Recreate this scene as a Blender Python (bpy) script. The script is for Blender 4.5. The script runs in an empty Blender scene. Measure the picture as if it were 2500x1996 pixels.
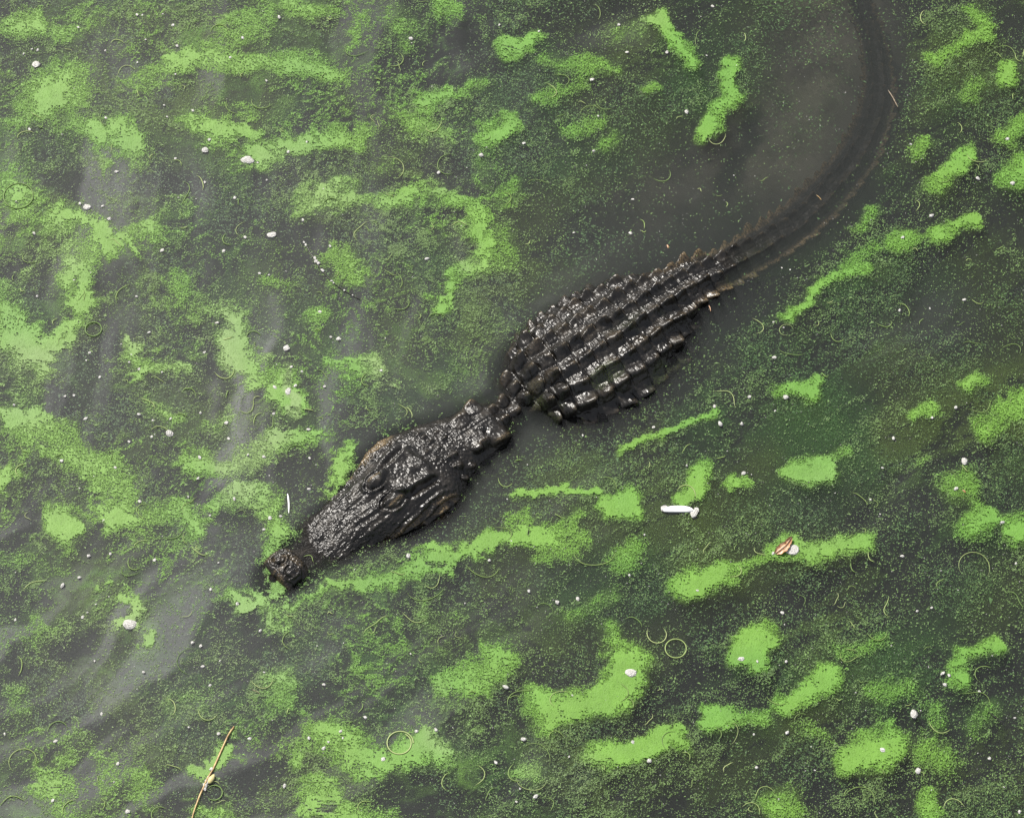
import bpy, math, random
import numpy as np
from mathutils import Vector, Matrix

# ------------------------------------------------------------------ camera, sky, sun, exposure
scene = bpy.context.scene
COL = scene.collection
R = math.radians
DIST, TILT, WIDTH = 9.0, 60.0, 2.0           # metres to the pond, degrees below the horizon, metres across
cam_d = bpy.data.cameras.new("camera")
cam = bpy.data.objects.new("camera", cam_d)
COL.objects.link(cam)
scene.camera = cam
cam.location = (0, -DIST * math.cos(R(TILT)), DIST * math.sin(R(TILT)))
cam.rotation_euler = (R(90 - TILT), 0, 0)
cam_d.sensor_width = 36
cam_d.lens = 36 * DIST / WIDTH
cam_d.clip_end = 400

SUN_AZ, SUN_EL = -38.0, 49.0                 # azimuth from +Y towards +X, elevation
world = bpy.data.worlds.new("World")
scene.world = world
world.use_nodes = True
wn, wl = world.node_tree.nodes, world.node_tree.links
wn.clear()
wo = wn.new("ShaderNodeOutputWorld")
wb = wn.new("ShaderNodeBackground")
ws = wn.new("ShaderNodeTexSky")
ws.sky_type = 'NISHITA'
ws.sun_disc = False
ws.sun_elevation = R(SUN_EL)
ws.sun_rotation = R(SUN_AZ)
ws.dust_density = 3.0
ws.air_density = 1.0
wb.inputs[1].default_value = 0.075
wtc = wn.new("ShaderNodeTexCoord")
wno = wn.new("ShaderNodeTexNoise"); wno.inputs["Scale"].default_value = 2.2; wno.inputs["Detail"].default_value = 6.0
wl.new(wtc.outputs["Generated"], wno.inputs["Vector"])
wra = wn.new("ShaderNodeValToRGB")
wra.color_ramp.elements[0].position = 0.36; wra.color_ramp.elements[0].color = (0.25, 0.25, 0.25, 1)
wra.color_ramp.elements[1].position = 0.66; wra.color_ramp.elements[1].color = (0.9, 0.9, 0.9, 1)
wl.new(wno.outputs[0], wra.inputs[0])
wmx = wn.new("ShaderNodeMix"); wmx.data_type = 'RGBA'
wl.new(wra.outputs[0], wmx.inputs[0]); wl.new(ws.outputs[0], wmx.inputs[6])
wmx.inputs[7].default_value = (6.0, 6.0, 6.1, 1)      # sunlit thin cloud
wl.new(wmx.outputs[2], wb.inputs[0])
wl.new(wb.outputs[0], wo.inputs[0])

sun_d = bpy.data.lights.new("sun", 'SUN')
sun_d.energy = 4.8
sun_d.angle = R(0.6)
sun_d.color = (1.0, 0.955, 0.88)
sun = bpy.data.objects.new("sun", sun_d)
COL.objects.link(sun)
sdir = Vector((math.sin(R(SUN_AZ)) * math.cos(R(SUN_EL)), math.cos(R(SUN_AZ)) * math.cos(R(SUN_EL)), math.sin(R(SUN_EL))))
sun.rotation_euler = sdir.to_track_quat('Z', 'Y').to_euler()
sun.location = sdir * 12

scene.view_settings.view_transform = 'Standard'
scene.view_settings.look = 'None'
scene.view_settings.exposure = 0.60
scene.view_settings.gamma = 1.0
scene.view_settings.use_curve_mapping = False
scene.render.engine = 'CYCLES'
cy = scene.cycles
cy.use_denoising = True
cy.max_bounces = 6
cy.diffuse_bounces = 2
cy.glossy_bounces = 2
cy.transmission_bounces = 2
cy.volume_bounces = 0
cy.transparent_max_bounces = 12
cy.sample_clamp_indirect = 6.0
cy.caustics_reflective = False
cy.caustics_refractive = False

random.seed(11)
rng = np.random.default_rng(11)

# ------------------------------------------------------------------ helpers
_f = Vector((0, math.cos(R(TILT)), -math.sin(R(TILT))))
_u = Vector((0, math.sin(R(TILT)), math.cos(R(TILT))))
_c = np.array(cam.location)
FW = np.array(_f); UPV = np.array(_u)

def at(u, v, z=0.0):
    """point of the photograph (2500 x 1996) -> place on the level plane at height z"""
    k = WIDTH / DIST / 2500.0
    d = FW + np.array([1.0, 0, 0]) * ((u - 1250) * k) + UPV * ((998 - v) * k)
    t = (z - _c[2]) / d[2]
    p = _c + d * t
    return np.array([p[0], p[1], z])

MM = 0.0008                                   # metres per photograph pixel

def S(e0, e1, x):
    t = np.clip((x - e0) / (e1 - e0), 0, 1)
    return t * t * (3 - 2 * t)

def vnoise(x, y, seed):
    tab = np.random.default_rng(seed).random(65536).astype(np.float32)
    xi = np.floor(x).astype(np.int64); yi = np.floor(y).astype(np.int64)
    fx = x - xi; fy = y - yi
    fx = fx * fx * fx * (fx * (fx * 6 - 15) + 10); fy = fy * fy * fy * (fy * (fy * 6 - 15) + 10)
    def h(a, b):
        return tab[((a * 73856093) ^ (b * 19349663)) & 65535]
    a = h(xi, yi); b = h(xi + 1, yi); c = h(xi, yi + 1); d = h(xi + 1, yi + 1)
    return (a * (1 - fx) + b * fx) * (1 - fy) + (c * (1 - fx) + d * fx) * fy

def fbm(x, y, seed, octv=4, gain=0.5):
    s = 0; amp = 1; tot = 0
    for i in range(octv):
        s = s + amp * vnoise(x * 2 ** i + 17.3 * i, y * 2 ** i - 9.1 * i, seed + i)
        tot += amp; amp *= gain
    return s / tot

def worley(x, y, seed):
    tab = np.random.default_rng(seed).random((65536, 2)).astype(np.float32)
    xi = np.floor(x).astype(np.int64); yi = np.floor(y).astype(np.int64)
    best = np.full(x.shape, 9.0); sec = np.full(x.shape, 9.0)
    for dx in (-1, 0, 1):
        for dy in (-1, 0, 1):
            a, b = xi + dx, yi + dy
            k = ((a * 73856093) ^ (b * 19349663)) & 65535
            d = np.hypot(a + tab[k, 0] - x, b + tab[k, 1] - y)
            sec = np.where(d < best, best, np.minimum(sec, d))
            best = np.minimum(best, d)
    return best, sec

def catmull(P, n):
    P = np.asarray(P, float)
    Q = np.vstack([2 * P[0] - P[1], P, 2 * P[-1] - P[-2]])
    out = []
    for i in range(1, len(Q) - 2):
        t = np.linspace(0, 1, n, endpoint=False)[:, None]
        p0, p1, p2, p3 = Q[i - 1], Q[i], Q[i + 1], Q[i + 2]
        out.append(0.5 * (2 * p1 + (p2 - p0) * t + (2 * p0 - 5 * p1 + 4 * p2 - p3) * t ** 2 + (3 * p1 - p0 - 3 * p2 + p3) * t ** 3))
    out.append(P[-1:])
    return np.vstack(out)

def mesh_np(name, verts, faces, smooth=True):
    """verts (n,3), faces (m,k) numpy -> mesh"""
    me = bpy.data.meshes.new(name)
    verts = np.ascontiguousarray(verts, dtype=np.float32); faces = np.ascontiguousarray(faces, dtype=np.int32)
    m, k = faces.shape
    me.vertices.add(len(verts)); me.vertices.foreach_set("co", verts.ravel())
    me.loops.add(m * k); me.loops.foreach_set("vertex_index", faces.ravel())
    me.polygons.add(m); me.polygons.foreach_set("loop_start", np.arange(0, m * k, k, dtype=np.int32))
    me.update(calc_edges=True)
    me.polygons.foreach_set("use_smooth", np.full(m, smooth, dtype=bool))
    return me

def attr(me, name, vals):
    a = me.attributes.new(name, 'FLOAT', 'POINT')
    a.data.foreach_set("value", np.ascontiguousarray(vals, dtype=np.float32).ravel())

def attr_col(me, name, rgb):
    a = me.attributes.new(name, 'FLOAT_COLOR', 'POINT')
    c = np.ones((len(rgb), 4), np.float32); c[:, :3] = rgb
    a.data.foreach_set("color", c.ravel())

def obj(name, me, mat, parent=None, loc=None, rotz=0.0):
    o = bpy.data.objects.new(name, me)
    COL.objects.link(o)
    if me is not None and mat is not None and not me.materials:
        me.materials.append(mat)
    if parent: o.parent = parent
    if loc is not None: o.location = loc
    if rotz: o.rotation_euler = (0, 0, rotz)
    return o

def tag(o, label=None, cat=None, group=None, kind=None):
    if label: o["label"] = label
    if cat: o["category"] = cat
    if group: o["group"] = group
    if kind: o["kind"] = kind
    return o

class NT:
    def __init__(self, name):
        self.m = bpy.data.materials.new(name); self.m.use_nodes = True
        self.t = self.m.node_tree; self.t.nodes.clear()
        self.out = self.t.nodes.new("ShaderNodeOutputMaterial")
    def n(self, typ, **kw):
        nd = self.t.nodes.new("ShaderNode" + typ)
        for k, v in kw.items():
            if k.startswith("i_"):
                key = k[2:]
                nd.inputs[int(key) if key.isdigit() else key.replace("_", " ")].default_value = v
            else:
                setattr(nd, k, v)
        return nd
    def l(self, a, b): self.t.links.new(a, b)
    def math(self, op, a, b=None, clamp=False):
        nd = self.t.nodes.new("ShaderNodeMath"); nd.operation = op; nd.use_clamp = clamp
        for i, x in enumerate((a, b)):
            if x is None: continue
            if isinstance(x, (int, float)): nd.inputs[i].default_value = x
            else: self.l(x, nd.inputs[i])
        return nd.outputs[0]
    def mix(self, fac, a, b, blend='MIX'):
        nd = self.t.nodes.new("ShaderNodeMix"); nd.data_type = 'RGBA'; nd.blend_type = blend
        for s, x in ((0, fac), (6, a), (7, b)):
            if isinstance(x, (int, float)): nd.inputs[s].default_value = x
            elif isinstance(x, tuple): nd.inputs[s].default_value = (*x, 1)
            else: self.l(x, nd.inputs[s])
        return nd.outputs[2]
    def ramp(self, fac, stops):
        nd = self.t.nodes.new("ShaderNodeValToRGB")
        el = nd.color_ramp.elements
        while len(el) < len(stops): el.new(0.5)
        for e, (p, c) in zip(el, stops):
            e.position = p; e.color = (*c, 1) if isinstance(c, tuple) else (c, c, c, 1)
        self.l(fac, nd.inputs[0]); return nd.outputs[0]

# ------------------------------------------------------------------ materials
def mat_water():
    w = NT("pond water")
    geo = w.n("NewGeometry")
    fr = w.n("Fresnel", i_IOR=1.33)
    tr = w.n("BsdfTransparent")
    gl = w.n("BsdfGlossy", i_Roughness=0.06)
    n1 = w.n("TexNoise", i_Scale=9.0, i_Detail=3.0)
    n2 = w.n("TexNoise", i_Scale=70.0, i_Detail=2.0)
    w.l(geo.outputs["Position"], n1.inputs["Vector"]); w.l(geo.outputs["Position"], n2.inputs["Vector"])
    b1 = w.n("Bump", i_Strength=0.25, i_Distance=0.02)
    b2 = w.n("Bump", i_Strength=0.2, i_Distance=0.0012)
    w.l(n1.outputs[0], b1.inputs["Height"]); w.l(n2.outputs[0], b2.inputs["Height"])
    w.l(b1.outputs[0], b2.inputs["Normal"])
    w.l(b2.outputs[0], gl.inputs["Normal"]); w.l(b2.outputs[0], fr.inputs["Normal"])
    mx = w.n("MixShader")
    w.l(fr.outputs[0], mx.inputs[0]); w.l(tr.outputs[0], mx.inputs[1]); w.l(gl.outputs[0], mx.inputs[2])
    # streaky sky reflection on the surface, painted as a grey diffuse layer
    fa = w.n("Attribute", attribute_name="painted_sheen")
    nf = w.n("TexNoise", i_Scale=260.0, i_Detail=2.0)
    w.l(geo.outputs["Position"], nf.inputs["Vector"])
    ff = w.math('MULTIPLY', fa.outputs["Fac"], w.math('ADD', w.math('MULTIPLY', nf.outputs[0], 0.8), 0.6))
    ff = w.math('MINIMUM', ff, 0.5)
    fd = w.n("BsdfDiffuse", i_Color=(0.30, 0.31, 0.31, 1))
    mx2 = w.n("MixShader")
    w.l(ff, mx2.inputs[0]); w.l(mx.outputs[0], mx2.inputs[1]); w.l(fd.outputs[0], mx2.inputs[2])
    w.l(mx2.outputs[0], w.out.inputs["Surface"])
    v = w.n("VolumePrincipled", i_Color=(0.150, 0.168, 0.162, 1), i_Density=13.5, i_Anisotropy=0.0)
    w.l(v.outputs[0], w.out.inputs["Volume"])
    return w.m

def mat_bed():
    w = NT("pond mud")
    geo = w.n("NewGeometry")
    n1 = w.n("TexNoise", i_Scale=16.0, i_Detail=8.0)
    w.l(geo.outputs["Position"], n1.inputs["Vector"])
    c = w.ramp(n1.outputs[0], [(0.3, (0.12, 0.11, 0.078)), (0.48, (0.235, 0.22, 0.160)), (0.7, (0.30, 0.28, 0.21))])
    p = w.n("BsdfPrincipled", i_Roughness=0.9)
    w.l(c, p.inputs["Base Color"])
    b = w.n("Bump", i_Strength=0.6, i_Distance=0.02); w.l(n1.outputs[0], b.inputs["Height"]); w.l(b.outputs[0], p.inputs["Normal"])
    w.l(p.outputs[0], w.out.inputs["Surface"])
    return w.m

def mat_hide():
    w = NT("wet alligator hide")
    uv = w.n("UVMap", uv_map="hide")
    tan = w.n("Attribute", attribute_name="tan")
    grn = w.n("Attribute", attribute_name="moss")
    n1 = w.n("TexNoise", i_Scale=38.0, i_Detail=5.0)
    w.l(uv.outputs[0], n1.inputs["Vector"])
    base = w.ramp(n1.outputs[0], [(0.32, (0.006, 0.0056, 0.0052)), (0.55, (0.014, 0.0125, 0.011)), (0.75, (0.036, 0.031, 0.025))])
    n2 = w.n("TexNoise", i_Scale=420.0, i_Detail=3.0)
    w.l(uv.outputs[0], n2.inputs["Vector"])
    tf = w.math('MULTIPLY', tan.outputs["Fac"], w.ramp(n2.outputs[0], [(0.40, 0.0), (0.62, 1.0)]), True)
    c = w.mix(tf, base, (0.20, 0.145, 0.075))
    gf = w.math('MULTIPLY', grn.outputs["Fac"], w.ramp(n2.outputs[0], [(0.45, 0.0), (0.6, 1.0)]), True)
    c = w.mix(gf, c, (0.05, 0.075, 0.018))
    p = w.n("BsdfPrincipled", i_IOR=1.45)
    w.l(c, p.inputs["Base Color"])
    gp = w.n("NewGeometry"); sp = w.n("SeparateXYZ"); w.l(gp.outputs["Position"], sp.inputs[0])
    above = w.math('GREATER_THAN', sp.outputs["Z"], 0.0)
    w.l(w.math('ADD', w.math('MULTIPLY', above, 0.32), 1.14), p.inputs["IOR"])
    w.l(w.ramp(n1.outputs[0], [(0.3, 0.23), (0.7, 0.37)]), p.inputs["Roughness"])
    # fine creases across the hide and leathery grain
    mp = w.n("Mapping"); mp.inputs["Scale"].default_value = (170.0, 62.0, 1.0)
    w.l(uv.outputs[0], mp.inputs[0])
    n3 = w.n("TexNoise", i_Scale=1.0, i_Detail=3.0)
    w.l(mp.outputs[0], n3.inputs["Vector"])
    vo = w.n("TexVoronoi", i_Scale=150.0); w.l(uv.outputs[0], vo.inputs["Vector"])
    b1 = w.n("Bump", i_Strength=1.0, i_Distance=0.0030)
    w.l(n3.outputs[0], b1.inputs["Height"])
    b2 = w.n("Bump", i_Strength=0.8, i_Distance=0.0014); b2.invert = True
    w.l(vo.outputs["Distance"], b2.inputs["Height"]); w.l(b1.outputs[0], b2.inputs["Normal"])
    w.l(b2.outputs[0], p.inputs["Normal"])
    w.l(p.outputs[0], w.out.inputs["Surface"])
    return w.m

def mat_algae(name="algae scum"):
    w = NT(name)
    a = w.n("Attribute", attribute_name="tint")
    p = w.n("BsdfPrincipled", i_Roughness=0.55, i_IOR=1.33)
    w.l(a.outputs["Color"], p.inputs["Base Color"])
    geo = w.n("NewGeometry")
    n = w.n("TexNoise", i_Scale=420.0, i_Detail=2.0); w.l(geo.outputs["Position"], n.inputs["Vector"])
    b = w.n("Bump", i_Strength=0.5, i_Distance=0.0012); w.l(n.outputs[0], b.inputs["Height"])
    w.l(b.outputs[0], p.inputs["Normal"])
    w.l(p.outputs[0], w.out.inputs["Surface"])
    return w.m

def mat_haze():
    w = NT("suspended algae")
    geo = w.n("NewGeometry")
    d = w.n("Attribute", attribute_name="dens"); t = w.n("Attribute", attribute_name="tint")
    n = w.n("TexNoise", i_Scale=520.0, i_Detail=3.0, i_Roughness=0.7); w.l(geo.outputs["Position"], n.inputs["Vector"])
    g = w.ramp(n.outputs[0], [(0.36, 0.12), (0.66, 1.9)])
    g = w.math('MULTIPLY', w.ramp(n.outputs[0], [(0.36, 0.06), (0.66, 1.0)]), 1.9)
    f = w.math('MINIMUM', w.math('MULTIPLY', d.outputs["Fac"], g), 0.93)
    df = w.n("BsdfDiffuse"); w.l(t.outputs["Color"], df.inputs[0])
    tr = w.n("BsdfTransparent")
    mx = w.n("MixShader"); w.l(f, mx.inputs[0]); w.l(tr.outputs[0], mx.inputs[1]); w.l(df.outputs[0], mx.inputs[2])
    w.l(mx.outputs[0], w.out.inputs["Surface"])
    return w.m

def mat_foam():
    w = NT("foam")
    tc = w.n("TexCoord")
    geo = w.n("NewGeometry"); v = w.n("TexVoronoi", i_Scale=480.0); w.l(geo.outputs["Position"], v.inputs["Vector"])
    oi = w.n("ObjectInfo")
    c = w.ramp(v.outputs["Distance"], [(0.08, (0.14, 0.14, 0.13)), (0.35, (0.36, 0.355, 0.34)), (0.7, (0.52, 0.515, 0.50))])
    c2 = w.mix(w.math('MULTIPLY', oi.outputs["Random"], 0.45), c, (0.45, 0.44, 0.40))
    p = w.n("BsdfPrincipled", i_Roughness=0.35)
    w.l(c2, p.inputs["Base Color"])
    b = w.n("Bump", i_Strength=1.0, i_Distance=0.0015); w.l(v.outputs["Distance"], b.inputs["Height"]); w.l(b.outputs[0], p.inputs["Normal"])
    w.l(p.outputs[0], w.out.inputs["Surface"])
    return w.m

def mat_fil():
    w = NT("green filament")
    oi = w.n("ObjectInfo")
    c = w.ramp(oi.outputs["Random"], [(0.0, (0.09, 0.16, 0.035)), (0.5, (0.17, 0.25, 0.065)), (1.0, (0.31, 0.37, 0.15))])
    p = w.n("BsdfPrincipled", i_Roughness=0.5); w.l(c, p.inputs["Base Color"])
    w.l(p.outputs[0], w.out.inputs["Surface"])
    return w.m

def mat_simple(name, c0, c1, scale=300.0, rough=0.5, stretch=(1, 1, 1), bump=0.0006):
    w = NT(name)
    tc = w.n("TexCoord")
    mp = w.n("Mapping"); mp.inputs["Scale"].default_value = stretch; w.l(tc.outputs["Object"], mp.inputs[0])
    n = w.n("TexNoise", i_Scale=scale, i_Detail=4.0); w.l(mp.outputs[0], n.inputs["Vector"])
    c = w.ramp(n.outputs[0], [(0.35, c0), (0.65, c1)])
    p = w.n("BsdfPrincipled", i_Roughness=rough); w.l(c, p.inputs["Base Color"])
    b = w.n("Bump", i_Strength=0.6, i_Distance=bump); w.l(n.outputs[0], b.inputs["Height"]); w.l(b.outputs[0], p.inputs["Normal"])
    w.l(p.outputs[0], w.out.inputs["Surface"])
    return w.m

M_WATER, M_BED, M_HIDE, M_ALGAE, M_FOAM, M_FIL = mat_water(), mat_bed(), mat_hide(), mat_algae(), mat_foam(), mat_fil()
M_TWIG = mat_simple("dry straw stem", (0.22, 0.12, 0.04), (0.50, 0.36, 0.16), 140.0, 0.45)
M_BUD = mat_simple("pale bud", (0.42, 0.36, 0.14), (0.55, 0.50, 0.26), 120.0, 0.5)
M_DARK = mat_simple("dark wet reed", (0.012, 0.014, 0.012), (0.045, 0.045, 0.038), 200.0, 0.25)
M_WHITE = mat_simple("white pith", (0.80, 0.80, 0.79), (0.86, 0.86, 0.85), 80.0, 0.6)
M_LEAF = mat_simple("brown leaf", (0.27, 0.12, 0.05), (0.56, 0.36, 0.22), 130.0, 0.35)
M_EYE = mat_simple("amber eye", (0.10, 0.075, 0.015), (0.24, 0.18, 0.05), 300.0, 0.1)
M_STEM = mat_simple("grey brown stem", (0.10, 0.075, 0.05), (0.26, 0.20, 0.14), 200.0, 0.5)

# ------------------------------------------------------------------ fields traced on the water
def pl(*pts): return [(*pts[i:i + 2],) for i in range(0, len(pts), 2)]
# algae rafts: (radius px, strength, points px...)
RAFT = [
 (34, .9, 40, 67, 85, 50), (42, .65, 185, 80, 235, 62), (50, 1, 150, 238, 125, 265), (26, .8, 85, 285, 55, 300), (34, 1, 262, 328, 312, 385),
 (25, .85, 395, 165, 470, 148, 545, 130, 600, 150, 690, 150, 770, 172, 805, 190), (44, .6, 615, 62, 660, 30), (28, .85, 490, 300, 615, 292),
 (38, .9, 618, 372, 640, 345), (25, 1, 690, 322, 770, 330, 855, 338), (30, .9, 740, 470, 835, 440), (30, .85, 22, 455, 80, 482, 50, 515),
 (20, .8, 150, 525, 155, 590), (25, .95, 195, 560, 240, 587, 300, 600, 348, 570), (32, .9, 205, 640, 235, 605),
 (27, .95, 200, 675, 220, 722, 190, 780, 150, 830, 118, 870), (34, .95, 28, 795, 50, 842, 82, 876, 112, 892), (22, 1, 292, 840, 318, 868),
 (24, .95, 352, 890, 432, 890), (28, .75, 430, 700, 438, 738), (24, .95, 570, 788, 585, 850, 615, 905, 670, 930, 712, 950), (22, .7, 782, 800, 790, 785),
 (25, .85, 825, 900, 905, 880, 925, 890), (27, .95, 22, 1040, 70, 1052, 130, 1082, 168, 1130, 237, 1165, 277, 1203, 292, 1262), (26, .9, 6, 1145, 20, 1160),
 (34, .95, 118, 1262, 160, 1284), (25, .85, 300, 1267, 355, 1267, 415, 1245, 447, 1282), (26, .6, 355, 985, 412, 1020),
 (27, 1, 435, 1136, 515, 1128, 593, 1105, 672, 1073, 755, 1045), (24, .95, 515, 1235, 573, 1195, 632, 1183), (30, 1, 648, 1225, 652, 1290),
 (15, 1, 842, 1085, 828, 1130, 818, 1165, 795, 1203), (17, 1, 645, 1325, 634, 1372, 652, 1420), (10, .9, 652, 1420, 690, 1442, 740, 1438, 800, 1430, 860, 1420),
 (26, 1, 570, 1460, 632, 1476, 674, 1492), (19, .85, 316, 1452, 314, 1502), (12, .8, 286, 1410, 300, 1404), (42, .55, 70, 1540, 110, 1530), (14, .8, 367, 1545, 365, 1562),
 (30, .9, 674, 1668, 662, 1702), (44, 1, 812, 1800, 862, 1832), (27, .8, 253, 1878, 256, 1912), (40, .75, 126, 1905, 150, 1920), (36, .6, 330, 1900, 355, 1935),
 (13, 1, 492, 1890, 508, 1858, 522, 1832), (20, .75, 730, 1865, 728, 1895), (34, .85, 775, 1965, 840, 1968), (18, .7, 28, 1685, 38, 1700, 45, 1735), (22, .75, 500, 1990, 545, 1985),
 (17, 1, 880, 1410, 945, 1407, 1008, 1400, 1087, 1368, 1166, 1340, 1245, 1326, 1344, 1318), (16, 1, 1030, 1350, 1075, 1352), (26, .7, 1525, 1348, 1552, 1328),
 (28, 1, 1228, 1592, 1196, 1610, 1150, 1646, 1095, 1664, 1148, 1688), (31, 1, 1300, 1702, 1356, 1728, 1423, 1716, 1482, 1686, 1520, 1648, 1534, 1618), (18, .65, 1502, 1565, 1500, 1530),
 (34, 1, 858, 1822, 909, 1858, 1008, 1842, 1030, 1826), (36, .8, 880, 1968, 905, 1990), (25, 1, 1470, 1832, 1514, 1842, 1573, 1822, 1622, 1802, 1654, 1790), (22, .6, 1262, 1890, 1300, 1880),
 (23, 1, 1672, 1432, 1750, 1412), (15, .75, 1750, 1412, 1808, 1391, 1887, 1360), (22, 1, 1890, 1352, 1935, 1338, 1980, 1352), (21, 1, 2020, 1345, 2065, 1336, 2116, 1322),
 (24, 1, 1842, 1561, 1873, 1553), (21, 1, 1850, 1580, 1806, 1602), (16, .95, 1848, 1590, 1844, 1622), (24, 1, 2008, 1652, 1966, 1687), (17, .95, 1960, 1690, 1905, 1722), (21, 1, 1726, 1762, 1780, 1750), (14, .7, 1790, 1755, 1850, 1758),
 (21, .95, 2350, 1588, 2425, 1575), (16, .8, 2350, 1600, 2335, 1625), (21, .95, 2335, 1662, 2352, 1664), (29, 1, 2080, 1858, 2124, 1838, 2176, 1812), (36, .55, 2275, 1840, 2310, 1860), (17, .85, 2266, 1945, 2280, 1992),
 (32, .7, 1885, 1970, 1930, 1960), (20, .8, 1650, 1800, 1662, 1815),
 (11, .75, 2124, 652, 2045, 672, 1994, 699, 1974, 739, 1930, 780), (19, 1, 1915, 948, 1970, 956), (12, .85, 1975, 945, 1992, 925), (20, .95, 2366, 935, 2378, 925), (15, .75, 2225, 1010, 2275, 995),
 (24, .8, 2450, 1010, 2500, 990), (22, .7, 2400, 1058, 2430, 1040), (22, 1, 1712, 1160, 1703, 1198), (15, .95, 1703, 1200, 1668, 1224), (20, .95, 1945, 1170, 2015, 1155), (13, .8, 1784, 1188, 1822, 1186),
 (16, .5, 2035, 1125, 2060, 1108), (20, .5, 2240, 1135, 2248, 1122), (30, .6, 2325, 1190, 2360, 1185), (26, .85, 2365, 1290, 2400, 1268), (24, .85, 2485, 1300, 2500, 1285), (8, .85, 1510, 1100, 1570, 1085, 1640, 1055, 1745, 1002),
 (9, .9, 1255, 1222, 1310, 1203, 1392, 1188, 1460, 1190), (27, 1, 1488, 1228, 1540, 1228), (18, .7, 1420, 1240, 1390, 1280, 1330, 1300), (16, .6, 1230, 1290, 1290, 1275),
 (24, .8, 1062, 8, 1085, 18), (36, .6, 955, 35, 990, 60), (24, 1, 1228, 104, 1290, 100), (15, 1, 1585, 45, 1605, 40, 1636, 83, 1664, 118, 1690, 160), (28, .55, 1500, 85, 1550, 70),
 (17, .9, 1770, 158, 1780, 210, 1795, 238, 1755, 268, 1722, 316), (20, .85, 1045, 258, 1090, 240), (24, .75, 1000, 318, 1075, 330), (23, .9, 1200, 330, 1256, 290), (16, .5, 1186, 380, 1186, 430),
 (27, 1, 850, 470, 890, 476, 949, 490, 1000, 466), (22, .9, 1000, 466, 1060, 466, 1120, 482), (21, .85, 1158, 494, 1180, 553, 1186, 612, 1160, 650, 1110, 690, 1068, 742), (26, .55, 1230, 560, 1232, 640), (24, .6, 1230, 480, 1250, 450),
 (20, .6, 1475, 350, 1495, 335), (11, .6, 1575, 220, 1592, 212), (20, .7, 2362, 22, 2406, 63), (18, .7, 2400, 80, 2335, 110, 2280, 138), (18, .75, 2452, 160, 2458, 198), (22, .5, 2365, 235, 2385, 205),
 (17, .6, 2240, 380, 2262, 350), (19, .8, 2365, 375, 2330, 412, 2280, 452), (24, .85, 2462, 330, 2500, 300), (26, .85, 2465, 440, 2500, 410), (17, .9, 2380, 540, 2330, 556, 2290, 582), (20, .75, 2195, 592, 2225, 585), (15, .6, 2130, 510, 2108, 562), (15, .5, 2090, 640, 2140, 610),
 (18, .55, 310, 218, 360, 190, 420, 155), (20, .5, 560, 105, 515, 145), (24, .6, 725, 10, 800, 30), (20, .6, 862, 40, 870, 105), (16, .55, 440, 300, 500, 320, 560, 335), (14, .5, 560, 425, 600, 380), (22, .6, 370, 525, 440, 492),
 (18, .55, 20, 725, 110, 645), (20, .5, 10, 605, 90, 560), (14, .5, 250, 725, 330, 700), (20, .55, 930, 50, 980, 92), (18, .5, 640, 690, 690, 692), (18, .5, 490, 762, 600, 760), (22, .45, 900, 400, 980, 380), (18, .5, 1000, 560, 1010, 520), (20, .45, 300, 960, 380, 930),
 (20, .5, 480, 1060, 560, 1020), (16, .5, 150, 1200, 220, 1240), (24, .45, 60, 1380, 160, 1400), (24, .45, 330, 1340, 420, 1330), (26, .4, 420, 1720, 480, 1690), (22, .4, 200, 1830, 120, 1840), (20, .5, 1340, 150, 1450, 160, 1500, 170), (18, .5, 1330, 250, 1420, 200), (20, .45, 1400, 320, 1470, 300), (18, .5, 1120, 250, 1180, 200),
 (24, .45, 1400, 1500, 1500, 1450), (20, .5, 1330, 1360, 1420, 1300), (24, .45, 2050, 1590, 2150, 1560), (26, .45, 2150, 1700, 2230, 1680), (20, .5, 2290, 1720, 2300, 1780), (26, .45, 2380, 1780, 2420, 1740), (24, .4, 1980, 1780, 2020, 1800), (26, .4, 1000, 1500, 1090, 1480), (24, .45, 920, 1560, 990, 1590), (22, .4, 1100, 1840, 1180, 1870),
 (30, .45, 60, 1000, 20, 900), (40, .4, 330, 760, 380, 820), (26, .7, 860, 680, 800, 640), (22, .6, 740, 130, 800, 175),
]
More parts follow.
